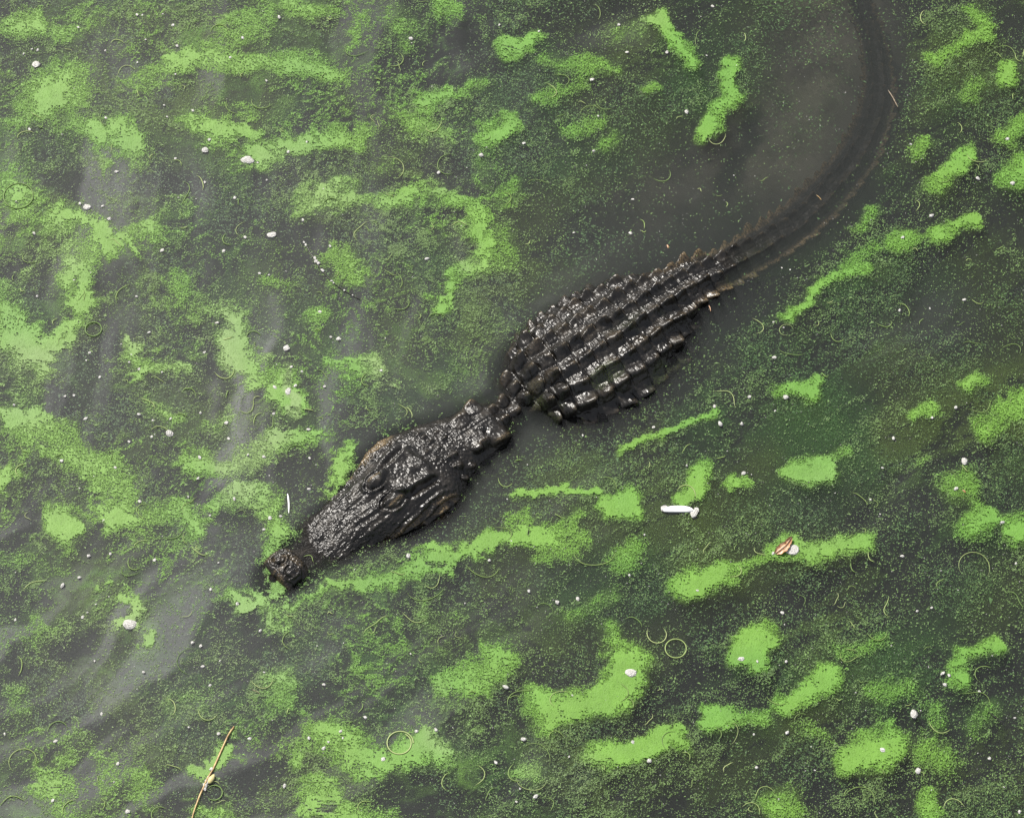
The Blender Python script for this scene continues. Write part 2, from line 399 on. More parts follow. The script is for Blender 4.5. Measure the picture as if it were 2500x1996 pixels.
CLEAR = [
 (120, .95, 1290, 920, 1400, 850, 1520, 770, 1640, 690), (150, .9, 1500, 620, 1700, 480, 1850, 330), (170, .92, 1900, 420, 1960, 250, 2000, 100), (110, .9, 2090, 300, 2140, 180, 2120, 30),
 (75, .85, 1290, 1060, 1450, 1020, 1620, 930), (85, .8, 1700, 830, 1850, 700, 1990, 570, 2090, 470), (70, .8, 1000, 1080, 1100, 1020), (45, .9, 740, 1340, 800, 1270), (60, .75, 1060, 1290, 1180, 1210, 1230, 1130), (80, .7, 1420, 640, 1330, 760),
 (75, .95, 1085, 120, 1100, 170), (62, .9, 150, 440, 175, 450), (52, .9, 20, 970, 120, 985, 235, 955), (40, .8, 240, 700, 300, 650), (40, .85, 300, 790, 260, 860, 200, 900), (60, .8, 380, 520, 450, 450), (34, .95, 618, 425, 640, 440), (60, .75, 760, 590, 800, 640),
 (48, .9, 430, 1225, 540, 1190), (38, .85, 270, 1215, 250, 1300), (60, .85, 380, 1390, 520, 1350), (60, .8, 440, 1530, 560, 1500, 640, 1540), (45, .75, 300, 1590, 200, 1600), (50, .9, 560, 1840, 640, 1880), (45, .85, 440, 1940, 480, 1960), (70, .85, 980, 1910, 1080, 1960),
 (45, .8, 1040, 1770, 1060, 1800), (50, .8, 745, 1730, 790, 1700), (110, .6, 2200, 760, 2300, 820), (80, .55, 2130, 930, 2230, 900), (55, .8, 2470, 40, 2500, 90), (60, .7, 1400, 15, 1500, 20), (45, .7, 2450, 520, 2500, 560), (90, .5, 1880, 780, 1980, 860),
 (40, .7, 540, 150, 600, 235), (35, .7, 590, 210, 560, 270), (40, .7, 300, 1750, 240, 1800), (50, .6, 1420, 1650, 1300, 1640), (50, .55, 1680, 1500, 1790, 1490), (45, .7, 1600, 1700, 1680, 1640), (40, .6, 890, 60, 880, 120), (45, .7, 700, 570, 740, 620), (40, .7, 560, 950, 540, 900),
]
SHEEN_STROKES = [  # pale sky-reflection streaks, painted into the water and algae colours
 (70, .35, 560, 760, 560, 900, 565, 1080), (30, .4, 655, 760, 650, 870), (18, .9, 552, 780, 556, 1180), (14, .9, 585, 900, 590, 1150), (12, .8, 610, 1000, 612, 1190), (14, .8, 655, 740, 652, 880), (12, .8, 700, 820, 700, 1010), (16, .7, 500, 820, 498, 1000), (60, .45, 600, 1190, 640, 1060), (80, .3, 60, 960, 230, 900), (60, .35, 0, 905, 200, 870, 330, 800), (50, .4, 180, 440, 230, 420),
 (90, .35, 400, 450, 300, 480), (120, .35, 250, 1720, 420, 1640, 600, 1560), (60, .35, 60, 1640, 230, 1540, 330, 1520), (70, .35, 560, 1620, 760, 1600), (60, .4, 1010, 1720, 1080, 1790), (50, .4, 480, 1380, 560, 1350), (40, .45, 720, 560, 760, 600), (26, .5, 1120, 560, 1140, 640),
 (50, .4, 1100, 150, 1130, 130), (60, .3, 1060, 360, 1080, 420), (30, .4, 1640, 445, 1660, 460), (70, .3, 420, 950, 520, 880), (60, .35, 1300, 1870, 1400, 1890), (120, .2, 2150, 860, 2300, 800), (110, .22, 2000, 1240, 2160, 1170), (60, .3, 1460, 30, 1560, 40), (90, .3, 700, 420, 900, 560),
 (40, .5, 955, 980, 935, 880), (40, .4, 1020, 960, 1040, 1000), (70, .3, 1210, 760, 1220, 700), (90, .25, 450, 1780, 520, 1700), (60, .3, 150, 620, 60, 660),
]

def strokes(X, Y, L, soft0=1.35, soft1=0.5, wobble=None, rs=1.0):
    out = np.zeros(X.shape, np.float32)
    for st in L:
        r, k, pts = st[0] * MM * rs, st[1], pl(*st[2:])
        W = [at(u, v) for u, v in pts]
        best = np.full(X.shape, 9e9, np.float32)
        lo = np.min(W, axis=0)[:2] - r * 2.5; hi = np.max(W, axis=0)[:2] + r * 2.5
        m = (X > lo[0]) & (X < hi[0]) & (Y > lo[1]) & (Y < hi[1])
        if not m.any(): continue
        x, y = X[m], Y[m]
        d = np.full(x.shape, 9e9)
        for a, b in zip(W[:-1], W[1:]):
            ab = b[:2] - a[:2]; t = np.clip(((x - a[0]) * ab[0] + (y - a[1]) * ab[1]) / (ab @ ab), 0, 1)
            d = np.minimum(d, np.hypot(x - a[0] - t * ab[0], y - a[1] - t * ab[1]))
        if wobble is not None: d = d * (1 + wobble[m])
        v = k * S(soft0, soft1, d / r)
        out[m] = np.maximum(out[m], v)
    return out

# ------------------------------------------------------------------ pond bed and water
bxs = np.concatenate([[-20, -8, -3, -1.8], np.arange(-1.4, 1.401, .02), [1.8, 3, 8, 20]])
bys = np.concatenate([[-20, -8, -3, -1.8], np.arange(-1.4, 1.601, .02), [2, 3, 8, 20]])
BX, BY = np.meshgrid(bxs, bys)
bank = strokes(BX, BY, [(480, 1, 1930, 330, 2040, 80, 2060, -200), (380, .93, 1600, 420, 1900, 300), (260, .84, 1400, 640, 1600, 480)], 1.5, .0)
bz = -.30 + .231 * bank + .012 * (fbm(BX * 14, BY * 14, 211, 4) - .5)
bi = np.arange(BX.size).reshape(BX.shape)
bed = obj("pond_bed", mesh_np("pond_bed", np.stack([BX, BY, bz], -1).reshape(-1, 3), np.stack([bi[:-1, :-1], bi[:-1, 1:], bi[1:, 1:], bi[1:, :-1]], -1).reshape(-1, 4)), M_BED)
tag(bed, "dark mud bottom under the green pond water", None, None, "structure")

# gator axis (photograph px at the water line): u, v, z of the back, half width at the water line
ST = [
 (662, 1414, -.018, .026), (676, 1404, -.004, .034), (698, 1388, .001, .040), (743, 1354, -.006, .045), (782, 1326, .003, .048), (841, 1284, .019, .058), (893, 1251, .031, .070),
 (942, 1219, .038, .086), (1000, 1172, .040, .102), (1040, 1138, .037, .094), (1078, 1108, .031, .078), (1134, 1072, .023, .060), (1188, 1036, .020, .054), (1222, 1008, .003, .044),
 (1250, 978, .000, .032), (1280, 952, .010, .056), (1322, 930, .036, .090), (1392, 896, .050, .117), (1488, 836, .049, .124), (1576, 768, .037, .094), (1682, 692, .018, .054), (1770, 638, -.003, .046),
 (1840, 592, -.018, .050), (1938, 524, -.031, .051), (2023, 437, -.041, .048), (2094, 349, -.047, .044), (2124, 290, -.050, .041), (2144, 225, -.052, .036), (2150, 152, -.054, .030), (2140, 74, -.056, .025), (2120, 0, -.060, .020), (2080, -110, -.07, .014), (2020, -230, -.066, .008), (1985, -290, -.07, .003)]
AX = np.array([[*at(u, v)[:2], z, w] for u, v, z, w in ST])
DEN = catmull(AX, 60)
DS = np.concatenate([[0], np.cumsum(np.hypot(*np.diff(DEN[:, :2], axis=0).T))])
SLEN = DS[-1]
S_ST = DS[::60]                                     # arc length at every station
def axis_at(s):
    c = [np.interp(s, DS, DEN[:, i]) for i in range(4)]
    e = .012
    dx = np.interp(s + e, DS, DEN[:, 0]) - np.interp(s - e, DS, DEN[:, 0])
    dy = np.interp(s + e, DS, DEN[:, 1]) - np.interp(s - e, DS, DEN[:, 1])
    L = np.hypot(dx, dy) + 1e-9
    return c, dx / L, dy / L
def sa(u, v, z):
    p = at(u, v, z)
    i = np.argmin(np.hypot(DEN[:, 0] - p[0], DEN[:, 1] - p[1]))
    s = DS[i]
    c, tx, ty = axis_at(np.array([s]))
    return s, float((p[0] - c[0][0]) * ty[0] - (p[1] - c[1][0]) * tx[0])

def body_dist(X, Y):
    """distance from the animal's water-line outline (negative inside), and s"""
    best = np.full(X.shape, 9.0); 
    for i in range(0, len(DEN), 12):
        d = np.hypot(X - DEN[i, 0], Y - DEN[i, 1]) - DEN[i, 3]
        best = np.minimum(best, d)
    return best

fx = np.concatenate([[-15, -6, -3, -2], np.arange(-1.35, 1.3501, .008), [2, 3, 6, 15]])
fy = np.concatenate([[-15, -6, -3, -2], np.arange(-1.2, 1.4001, .008), [2, 3, 6, 15]])
GX, GY = np.meshgrid(fx, fy)
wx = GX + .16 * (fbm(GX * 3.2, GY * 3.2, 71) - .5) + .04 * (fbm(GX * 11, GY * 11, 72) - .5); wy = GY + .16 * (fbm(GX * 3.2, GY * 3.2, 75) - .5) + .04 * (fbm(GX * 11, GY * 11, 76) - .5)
painted_sheen = strokes(wx, wy, SHEEN_STROKES, 1.7, 0.0)
# painted sky-sheen streaks, by direction: straight down past the left blooms, sweeping up and right below them and along the wake
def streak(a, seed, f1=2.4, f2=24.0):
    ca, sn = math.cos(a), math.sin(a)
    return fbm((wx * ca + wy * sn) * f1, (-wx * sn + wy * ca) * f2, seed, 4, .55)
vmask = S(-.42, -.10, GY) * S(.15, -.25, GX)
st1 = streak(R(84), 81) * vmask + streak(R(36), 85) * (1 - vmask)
painted_sheen = painted_sheen * (.05 + .40 * S(.38, .70, st1))
left = S(.65, -.65, GX + .3 * np.abs(GY - .1))  # broad painted veil of reflected sky over the left water
painted_sheen = painted_sheen + left * (.22 + .34 * S(.46, .74, st1) * S(.30, .62, fbm(GX * 2.6, GY * 2.6, 91))) + .05 * S(.48, .74, st1) * S(.4, 0, GX)
painted_sheen = np.clip(painted_sheen, 0, 1) * S(-.002, .03, body_dist(GX, GY)) * .42
# ripples: slow swell plus rings round the neck and the snout
rip = np.zeros_like(GX)
for (u, v, lam, amp, rad) in ((1225, 935, .011, .00025, .10), (720, 1345, .010, .00022, .12), (1000, 1010, .014, .0002, .12), (860, 1370, .009, .0002, .07)):
    p = at(u, v); d = np.hypot(GX - p[0], GY - p[1])
    rip += amp * np.sin(d / lam * 6.28) * np.exp(-(d / rad) ** 2)
nx_, ny_ = len(fx), len(fy)
V = np.stack([GX, GY, rip], -1).reshape(-1, 3)
idx = np.arange(nx_ * ny_).reshape(ny_, nx_)
F = np.stack([idx[:-1, :-1], idx[:-1, 1:], idx[1:, 1:], idx[1:, :-1]], -1).reshape(-1, 4)
nb = len(V)
V = np.vstack([V, [[-15, -15, -.48], [15, -15, -.48], [15, 15, -.48], [-15, 15, -.48]]])
c00, c10, c11, c01 = idx[0, 0], idx[0, -1], idx[-1, -1], idx[-1, 0]
F = np.vstack([F, [[nb + 3, nb + 2, nb + 1, nb], [nb, nb + 1, c10, c00], [nb + 1, nb + 2, c11, c10], [nb + 2, nb + 3, c01, c11], [nb + 3, nb, c00, c01]]])
wm = mesh_np("water", V, F)
attr(wm, "painted_sheen", np.concatenate([painted_sheen.ravel(), np.zeros(4)]))
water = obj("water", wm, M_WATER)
tag(water, "murky dark pond water with painted grey streaks of sky reflection", None, None, "structure")

# ------------------------------------------------------------------ alligator: one continuous body
s_eye = np.mean([sa(600 + 960 / 3.073, 900 + 820 / 3.073, .05)[0], sa(600 + 1135 / 3.073, 900 + 935 / 3.073, .05)[0]])
s_skull = sa(600 + 1345 / 3.073, 900 + 690 / 3.073, .045)[0]
s_trunk = S_ST[14]
parts_s = [np.arange(0, s_trunk, .00115), np.arange(s_trunk, S_ST[21], .0013), np.arange(S_ST[21], SLEN, .0028), [SLEN]]
sg = np.concatenate(parts_s)
NA = 250
(cx, cyy, zt, wl_), tx, ty = axis_at(sg)
zc = np.interp(sg, [0, s_eye * .6, s_eye, s_skull, s_trunk, S_ST[18], S_ST[22], SLEN], [-.030, -.026, -.030, -.034, -.06, -.075, -.085, -.075])
nexp = np.interp(sg, [0, s_eye, s_skull, s_trunk, S_ST[17], S_ST[22], SLEN], [2.8, 2.5, 2.4, 2.3, 2.05, 2.2, 2.0])
hh = zt - zc
ratio = np.clip(np.where(zt > 0, -zc / hh, 0.0), 0, .92)
Wf = np.minimum(wl_ / np.maximum((1 - ratio ** nexp), .05) ** (1 / nexp), wl_ * 1.35)
phi = np.concatenate([-np.pi + np.linspace(0, .42, 24, endpoint=False) * np.pi, np.linspace(-.58, .58, NA - 48) * np.pi, np.pi - np.linspace(.42, 0, 24 + 1)[1:] * np.pi])
fine = np.linspace(-np.pi, np.pi, 721)
Sg = np.empty((len(sg), len(phi))); Ag = np.empty_like(Sg); XX = np.empty_like(Sg); ZZ = np.empty_like(Sg); NXn = np.empty_like(Sg); NZn = np.empty_like(Sg)
frac_all = (phi + np.pi) / (2 * np.pi)
for i in range(len(sg)):
    n = nexp[i]
    sx = np.sign(np.sin(fine)) * np.abs(np.sin(fine)) ** (2 / n) * Wf[i]
    cz = np.cos(fine)
    b = np.where(cz > 0, hh[i], hh[i] * .75 + .03)
    sz = zc[i] + b * np.sign(cz) * np.abs(cz) ** (2 / n)
    L = np.concatenate([[0], np.cumsum(np.hypot(np.diff(sx), np.diff(sz)))])
    tgt = frac_all * L[-1]
    # belly uses fewer points, the back is sampled evenly
    XX[i] = np.interp(tgt, L, sx); ZZ[i] = np.interp(tgt, L, sz)
    mid = np.interp(0.0, fine, L)
    Ag[i] = tgt - mid
Sg[:] = sg[:, None]
dx = np.gradient(XX, axis=1); dz = np.gradient(ZZ, axis=1); LL = np.hypot(dx, dz) + 1e-9
NXn, NZn = -dz / LL, dx / LL
A = Ag; Q = Sg
back = S(.2, -.15, -NZn)                     # 1 on the upper side
D = np.zeros_like(Q); tan = np.zeros_like(Q); moss = np.zeros_like(Q)

def dome(r2): return np.sqrt(np.clip(1 - r2, 0, 1))
def hsh(i, j, k=0):
    tab = np.random.default_rng(900 + k).random(4096)
    return tab[((i * 131 + j * 517 + 7) & 4095)]

# --- trunk and tail shields
r0 = S_ST[14] + .004
rowlen = np.interp(sg, [r0, S_ST[16], S_ST[18], S_ST[20], S_ST[24], SLEN], [.030, .036, .0355, .033, .030, .024])
rr = np.concatenate([[0], np.cumsum(np.diff(sg) / rowlen[1:])]); rr -= np.interp(r0, sg, rr)
RW = np.broadcast_to(rr[:, None], Q.shape)
colw = np.interp(sg, [r0, S_ST[15], S_ST[16], S_ST[17], S_ST[18], S_ST[19], S_ST[20], S_ST[21], S_ST[24], S_ST[28], SLEN], [.028, .033, .037, .041, .041, .038, .034, .031, .029, .020, .008])[:, None]
wob = .32 * (fbm(Q * 22, A * 22, 31, 3) - .5)
cc = A / colw + wob
row = RW + .10 * np.abs(cc) ** 1.3 * .5 + .30 * (fbm(Q * 25 + 5, A * 25, 37, 2) - .5)
# alternate columns shifted a little
cj = np.floor(cc).astype(int); q = cc - cj - .5
row = row + .12 * (hsh(cj + 20, cj * 0 + 3, 5) - .5)
ri = np.floor(row).astype(int); p = row - ri
hr = hsh(ri + 50, cj + 40); hr2 = hsh(ri + 50, cj + 40, 1); hr3 = hsh(ri + 50, cj + 40, 2)
reg = S(r0 - .01, r0 + .012, Q) * back
front = S(S_ST[17] + .03, S_ST[15], Q)                      # round bosses near the shoulders
taily = S(S_ST[19], S_ST[22], Q)
edge = np.minimum(S(0, .09, p), S(1, .90, p)) * S(.5, .40, np.abs(q))
boss = dome(((p - .52) / .50) ** 2 + (q / .47) ** 2)
keelw = .12 + .15 * front + .05 * hr2
ramp = (.40 - .22 * front + (.60 + .22 * front) * S(.05, .75, p)) * (.12 + .88 * S(1.0, .87, p))
keel = np.exp(-((q + .05 * (hr3 - .5)) / keelw) ** 2) * ramp
kh = np.interp(sg, [r0, S_ST[16], S_ST[18], S_ST[20], S_ST[22], S_ST[26], SLEN], [.008, .0125, .0145, .0145, .013, .010, .005])[:, None]
outer = np.abs(cc)
crest = np.where(taily > .3, np.where((outer > 1) & (outer < 2), 1.2, np.where(outer < 1, .75, .25)), 1.0)
small = S(4.4, 3.6, outer) * (1 - .75 * S(S_ST[19], S_ST[20], Q) * S(1.9, 2.3, outer))
shield = reg * small * ((.0012 + .0014 * front) * edge + (.0022 + .0042 * np.maximum(front, .8 * S(1.6, 2.6, outer) * S(.03, .06, A))) * boss * (.7 + .6 * hr) + kh * keel * (.55 + .8 * hr) * crest)
shield -= reg * .0015 * (1 - S(0, .06, p) * S(1, .94, p))     # transverse folds
D += shield
tan += reg * np.exp(-(q / .10) ** 2) * S(.45, .85, p) * .40 * small
tan += .13 * reg * (hsh(ri + 50, cj + 40, 3) > .8) * boss
tan += taily * reg * np.exp(-(q / .20) ** 2) * S(.9, 1.3, outer) * S(2.1, 1.7, outer) * 1.3
moss += reg * S(.62, .75, fbm(Q * 14, A * 14, 44, 3)) * S(-.02, .06, A) * .6
# --- small flank scales beyond the shields
w1, w2 = worley(Q / .012, A / .012, 51)
D += S(s_trunk, s_trunk + .03, Q) * back * S(3.4, 4.2, outer) * .0022 * S(0, .35, w2 - w1)

# --- neck shields
def plate(u, v, z, hs, ha, h, keel_h=0.0, sgn=0, t=.0):
    s0, a0 = sa(u, v, z)
    return s0, a0, hs, ha, h, keel_h
def boss_at(s0, a0, ls, la, h, kq=.45, lean=.0, tanv=.4):
    global D, tan
    r2 = ((Q - s0) / ls) ** 2; qa = (A - a0) / la
    m = (np.abs(Q - s0) < ls * 1.3) & (np.abs(A - a0) < la * 1.3)
    body = dome(np.clip(r2 + qa ** 2, 0, 1)) ** .8
    prof = S(-1.1, .35, (Q - s0) / ls) * S(1.15, .55, (Q - s0) / ls)
    kk = np.exp(-((qa - lean) / kq) ** 2) * prof * (np.abs(qa) < 1.6)
    D = D + np.where(m, h * (.4 * body + .8 * kk), 0)
    tan = tan + np.where(m, tanv * np.exp(-((qa - lean) / (.5 * kq)) ** 2) * prof, 0)
k9 = 8.98
def c9(x, y): return 1060 + x / k9, 950 + y / k9
s_n1 = sa(*c9(770, 900), .03)[0]; s_n2 = sa(*c9(1145, 675), .03)[0]
s_n3 = sa(*c9(1430, 535), .012)[0]; s_n4 = sa(*c9(1660, 325), .012)[0]
# one raised pad carries the four big nuchal shields
pad = S(s_n1 - .032, s_n1 - .018, Q) * S(s_n2 + .030, s_n2 + .022, Q) * S(.052, .043, np.abs(A) - .10 * (Q - s_n1))
D += pad * .004 * back
D -= .0022 * np.exp(-((Q - (s_n1 + s_n2) / 2 - .003) / .0016) ** 2) * S(.05, .045, np.abs(A))
D -= .0014 * np.exp(-(A / .0016) ** 2) * pad
for sg_ in (-1, 1):
    boss_at(s_n1, sg_ * .029, .024, .021, .0085, .38, .2 * sg_, .25)
    boss_at(s_n2, sg_ * .040, .024, .022, .0115, .36, .25 * sg_, .8)
    boss_at(s_n3, sg_ * .016, .014, .013, .011, .5, 0, .4)
    boss_at(s_n4, sg_ * .015 + .002, .015, .014, .015, .5, 0, .3)
    boss_at(s_n4 + .001, sg_ * .045, .010, .010, .008, .5, 0, .3)
# small bumps behind the skull and down the side of the neck
for (x, y, h, r) in ((1290, 490, .004, .007), (1335, 515, .005, .007), (1385, 555, .005, .007), (1450, 600, .003, .006), (1560, 640, .008, .010), (1515, 670, .005, .008), (1600, 715, .008, .011), (1700, 700, .007, .010),
                     (1655, 790, .009, .011), (1490, 520, .004, .007), (1430, 470, .004, .007), (1740, 580, .009, .012), (1560, 730, .004, .007), (1420, 690, .003, .008), (1350, 640, .003, .008)):
    s0, a0 = sa(600 + x / 3.073, 900 + y / 3.073, .03)
    boss_at(s0, a0, r, r * .8, h, .55, 0, .15)
neck = S(s_skull - .005, s_skull + .01, Q) * S(s_n1 - .015, s_n1 - .03, Q) * back
D += neck * .0016 * (np.abs(fbm(Q / .006 + 2 * fbm(Q * 40, A * 40, 61, 2), A / .030, 63, 3) - .5) * -2.6 + .5)
D += neck * .0012 * S(0, .4, np.subtract(*worley(Q / .0075, A / .0075, 65)[::-1]))

# --- head
head = S(s_skull + .012, s_skull - .002, Q) * back
ae = .0275
aA = np.abs(A)
# skull table
tw = np.interp(sg, [s_eye - .01, s_eye + .02, s_skull], [.012, .030, .040])[:, None]
table = S(s_eye - .004, s_eye + .016, Q) * S(s_skull + .012, s_skull - .008, Q + .10 * aA + .012 * (fbm(Q * 60, A * 60, 67, 2) - .5)) * S(tw + .0065, tw - .0015, aA + .010 * (fbm(Q * 45, A * 45, 69, 2) - .5))
D += table * .0085
D += table * -.002 * np.exp(-((Q - s_skull + .026) / .010) ** 2 - ((aA - .017) / .008) ** 2) * 1.6
D += .0022 * S(tw - .010, tw - .002, aA) * table                     # squamosal rim
# ear flap hollow and its lid beside the table
earlen = S(s_eye + .012, s_eye + .022, Q) * S(s_skull + .004, s_skull - .010, Q)
D -= earlen * .0045 * np.exp(-((aA - tw - .010) / .006) ** 2)
D += earlen * .0040 * np.exp(-((aA - tw - .0225) / .006) ** 2) * dome(((Q - (s_eye + s_skull) / 2 - .008) / .032) ** 2)
# brows and eyes
re2 = ((Q - s_eye) / .0245) ** 2 + ((aA - ae + .10 * np.abs(Q - s_eye)) / .0135) ** 2
D += .0045 * dome(re2) + .0082 * np.exp(-((Q - s_eye) / .026) ** 2 - ((aA - ae) / .017) ** 2) * back
rr_ = np.sqrt(re2)
D -= .0020 * np.exp(-((rr_ - 1.14) / .14) ** 2) * S(.02, .0, Q - s_eye)
D += .0036 * np.exp(-((rr_ - 1.42) / .15) ** 2) * S(.012, .0, aA - ae) * S(.018, -.01, Q - s_eye) + .0030 * np.exp(-((rr_ - 1.5) / .2) ** 2) * S(.0, .012, aA - ae)
lid = np.exp(-((aA - ae - .0075 - .15 * np.abs(Q - s_eye)) / .0014) ** 2) * dome(((Q - s_eye) / .018) ** 2)
D -= .0034 * lid
tan += 1.1 * np.exp(-((aA - ae - .0055) / .0028) ** 2) * dome(((Q - s_eye) / .018) ** 2)
D -= .0025 * np.exp(-(A / .008) ** 2) * S(.022, .0, np.abs(Q - s_eye))          # dip between the eyes
# ridges from the eyes down the snout
for k_, (a0, a1, hh_) in enumerate(((.024, .014, .0035), (.036, .031, .0040), (.011, .006, .0022), (.048, .046, .003))):
    t_ = np.clip((s_eye - Q) / .13, 0, 1)
    D += .7 * hh_ * np.exp(-((aA - (a0 + (a1 - a0) * t_)) / .0042) ** 2) * S(0, .12, t_) * S(1, .35, t_) * back
ros = S(s_eye + .01, s_eye - .03, Q) * S(.02, .05, Q) * back
wr = fbm(Q / .040 + 1.5 * fbm(Q * 30, A * 30, 21, 2), A / .0062, 23, 3)
D += ros * (.0026 * (wr - .5) * (.6 + .4 * S(.0, .05, A)) + .0034 * (fbm(Q / .018, A / .010, 24, 4) - .5))
wr2 = np.abs(fbm(Q / .022, A / .0045, 27, 2) - .5)
D -= ros * .0018 * S(.09, .0, wr2) * S(.02, .05, aA)
v1, v2 = worley(Q / .0046, A / .0046, 25)
D += (ros * .8 + .25 * head * (1 - ros)) * .0011 * S(0, .45, v2 - v1)
# jaw: folds along the cheek, a scalloped lip close to the water
cheek = S(.060, .075, aA) * S(.10, .16, Q) * S(s_skull + .02, s_skull - .02, Q) * back
D += cheek * .0050 * (fbm(Q / .028, A / .011, 29, 3) - .5) * 1.6
D += cheek * .0020 * np.sin(A / .0145 * 6.28 + 16 * fbm(Q * 14, A * 14, 41, 3))
D += cheek * .0015 * S(0, .4, np.subtract(*worley(Q / .008, A / .008, 43)[::-1]))
tan += cheek * S(.52, .66, fbm(Q * 40, A * 60, 45, 3)) * S(.068, .095, aA) * .75
tan += head * S(.085, .105, aA) * S(-.0, -.02, A) * .9
# nostril disc
s_no = sa(600 + 292 / 3.073, 900 + 1480 / 3.073, .016)[0]
disc = dome(((Q - s_no) / .038) ** 4 + (A / .038) ** 4)
D += .0165 * disc ** .6 * back
ro2 = ((Q - s_no - .003) / .0155) ** 2 + ((aA - .0165) / .0120) ** 2
ro = np.sqrt(ro2)
D += .0052 * dome(ro2 / 1.5) + .0015 * np.exp(-((ro - 1.05) / .10) ** 2)
cres = np.exp(-((ro - .92) / .15) ** 2) * S(.3, -.5, (Q - s_no - .003) / .0155 + .55 * (aA - .0165) / .012)
D -= .0060 * cres
D += .0022 * disc * (fbm(Q / .006, A / .006, 47, 3) - .5) * 2 + disc * .0010 * S(0, .4, np.subtract(*worley(Q / .0035, A / .0035, 49)[::-1]))
tan += disc * .38 * S(.45, .7, fbm(Q * 90, A * 90, 48, 2))
# general leathery relief
D += back * .0022 * (fbm(Q / .012, A / .012, 53, 4) - .5)
D += back * S(s_trunk, s_trunk + .03, Q) * .0020 * (fbm(Q / .0045, A / .016, 57, 3) - .5) * 2
D *= S(0, .012, Q)

PX = XX + NXn * D; PZ = ZZ + NZn * D
bx_ = cx[:, None] + PX * ty[:, None]; by_ = cyy[:, None] - PX * tx[:, None]
nS, nP = Q.shape
# the last column repeats the first (seam under the belly): weld it
bx_, by_, PZ, A2, Q2, tan, moss = [x[:, :-1] for x in (bx_, by_, PZ, A, Q, tan, moss)]
nP -= 1
V = np.stack([bx_, by_, PZ], -1).reshape(-1, 3)
idx = np.arange(nS * nP).reshape(nS, nP)
nxt = np.roll(idx, -1, axis=1)
F = np.stack([idx[:-1], nxt[:-1], nxt[1:], idx[1:]], -1).reshape(-1, 4)
gm = mesh_np("alligator", V, F)
uvl = gm.uv_layers.new(name="hide")
uvv = np.stack([Q2.ravel(), A2.ravel()], -1)[F.ravel()].astype(np.float32)
uvl.data.foreach_set("uv", uvv.ravel())
attr(gm, "tan", np.clip(tan, 0, 1)); attr(gm, "moss", np.clip(moss, 0, 1))
gator = obj("alligator", gm, M_HIDE)
tag(gator, "black wet alligator half submerged, its ridged back and head above the water", "alligator")

def surf(s, a):
    i = int(np.argmin(np.abs(sg - s))); j = int(np.argmin(np.abs(A2[i] - a)))
    return V[i * nP + j], np.array([tx[i], ty[i], 0]), np.array([ty[i], -tx[i], 0])

def ball(rx, ry, rz, nu=14, nv=9):
    vs, fs = [], []
    for j in range(nv + 1):
        th = math.pi * j / nv
        for i in range(nu):
            ph = 2 * math.pi * i / nu
            vs.append((rx * math.sin(th) * math.cos(ph), ry * math.sin(th) * math.sin(ph), rz * math.cos(th)))
    for j in range(nv):
        for i in range(nu):
            a, b = j * nu + i, j * nu + (i + 1) % nu
            fs.append((a, a + nu, b + nu, b))
    return np.array(vs), np.array(fs)
for sg_ in (-1, 1):
    P0, T, N = surf(s_eye, sg_ * (ae + .0085))
    vs, fs = ball(.0095, .0052, .0052)
    e = obj("eye", mesh_np("eye", vs, fs), M_EYE, gator)
    e.location = P0 - N * sg_ * .0030 + np.array([0, 0, -.0036])
    e.rotation_euler = (0, 0, math.atan2(T[1], T[0]))

# ------------------------------------------------------------------ algae: floating rafts, drifting grains, sunken clouds
STEP = .003
ax_ = np.arange(-1.22, 1.22, STEP); ay_ = np.arange(-1.12, 1.30, STEP)
X, Y = np.meshgrid(ax_, ay_)
X = X.astype(np.float32); Y = Y.astype(np.float32)
w_a = fbm(X * 11, Y * 11, 101, 3) - .5; w_b = fbm(X * 11, Y * 11, 105, 3) - .5
w_c = fbm(X * 45, Y * 45, 109, 3) - .5; w_d = fbm(X * 45, Y * 45, 113, 3) - .5
w_e = fbm(X * 110, Y * 110, 107, 2) - .5; w_g = fbm(X * 110, Y * 110, 108, 2) - .5
lf = S(.25, -.25, X)
Xw = X + (.020 + .030 * lf) * w_a + (.012 + .018 * lf) * w_c + .008 * w_e; Yw = Y + (.020 + .030 * lf) * w_b + (.012 + .018 * lf) * w_d + .008 * w_g
right = S(-.15, .25, X)
ang = R(34)
al = (Xw * math.cos(ang) + Yw * math.sin(ang)); ac = (-Xw * math.sin(ang) + Yw * math.cos(ang))
def marble(px_, py_, seed, k=1.0):
    q1 = fbm(px_, py_, seed, 4); q2 = fbm(px_ + 5.2, py_ + 1.3, seed + 10, 4)
    r1 = fbm(px_ + 3.4 * k * q1 + 1.7, py_ + 3.4 * k * q2 + 9.2, seed + 20, 4, .55); r2 = fbm(px_ + 3.4 * k * q1 + 8.3, py_ + 3.4 * k * q2 + 2.8, seed + 30, 4, .55)
    return fbm(px_ + 3.6 * k * r1, py_ + 3.6 * k * r2, seed + 40, 5, .58)
mL = marble(X * 4.2, Y * 4.6, 401); mR = marble(al * 2.6, ac * 8.0, 501, .8)
mar = mL * (1 - right) + mR * right
thread = S(.90, .995, 1 - np.abs(mar - .52) * 2.4) + .8 * S(.90, .995, 1 - np.abs(mar - .42) * 2.6)     # threads along the folds of the flow
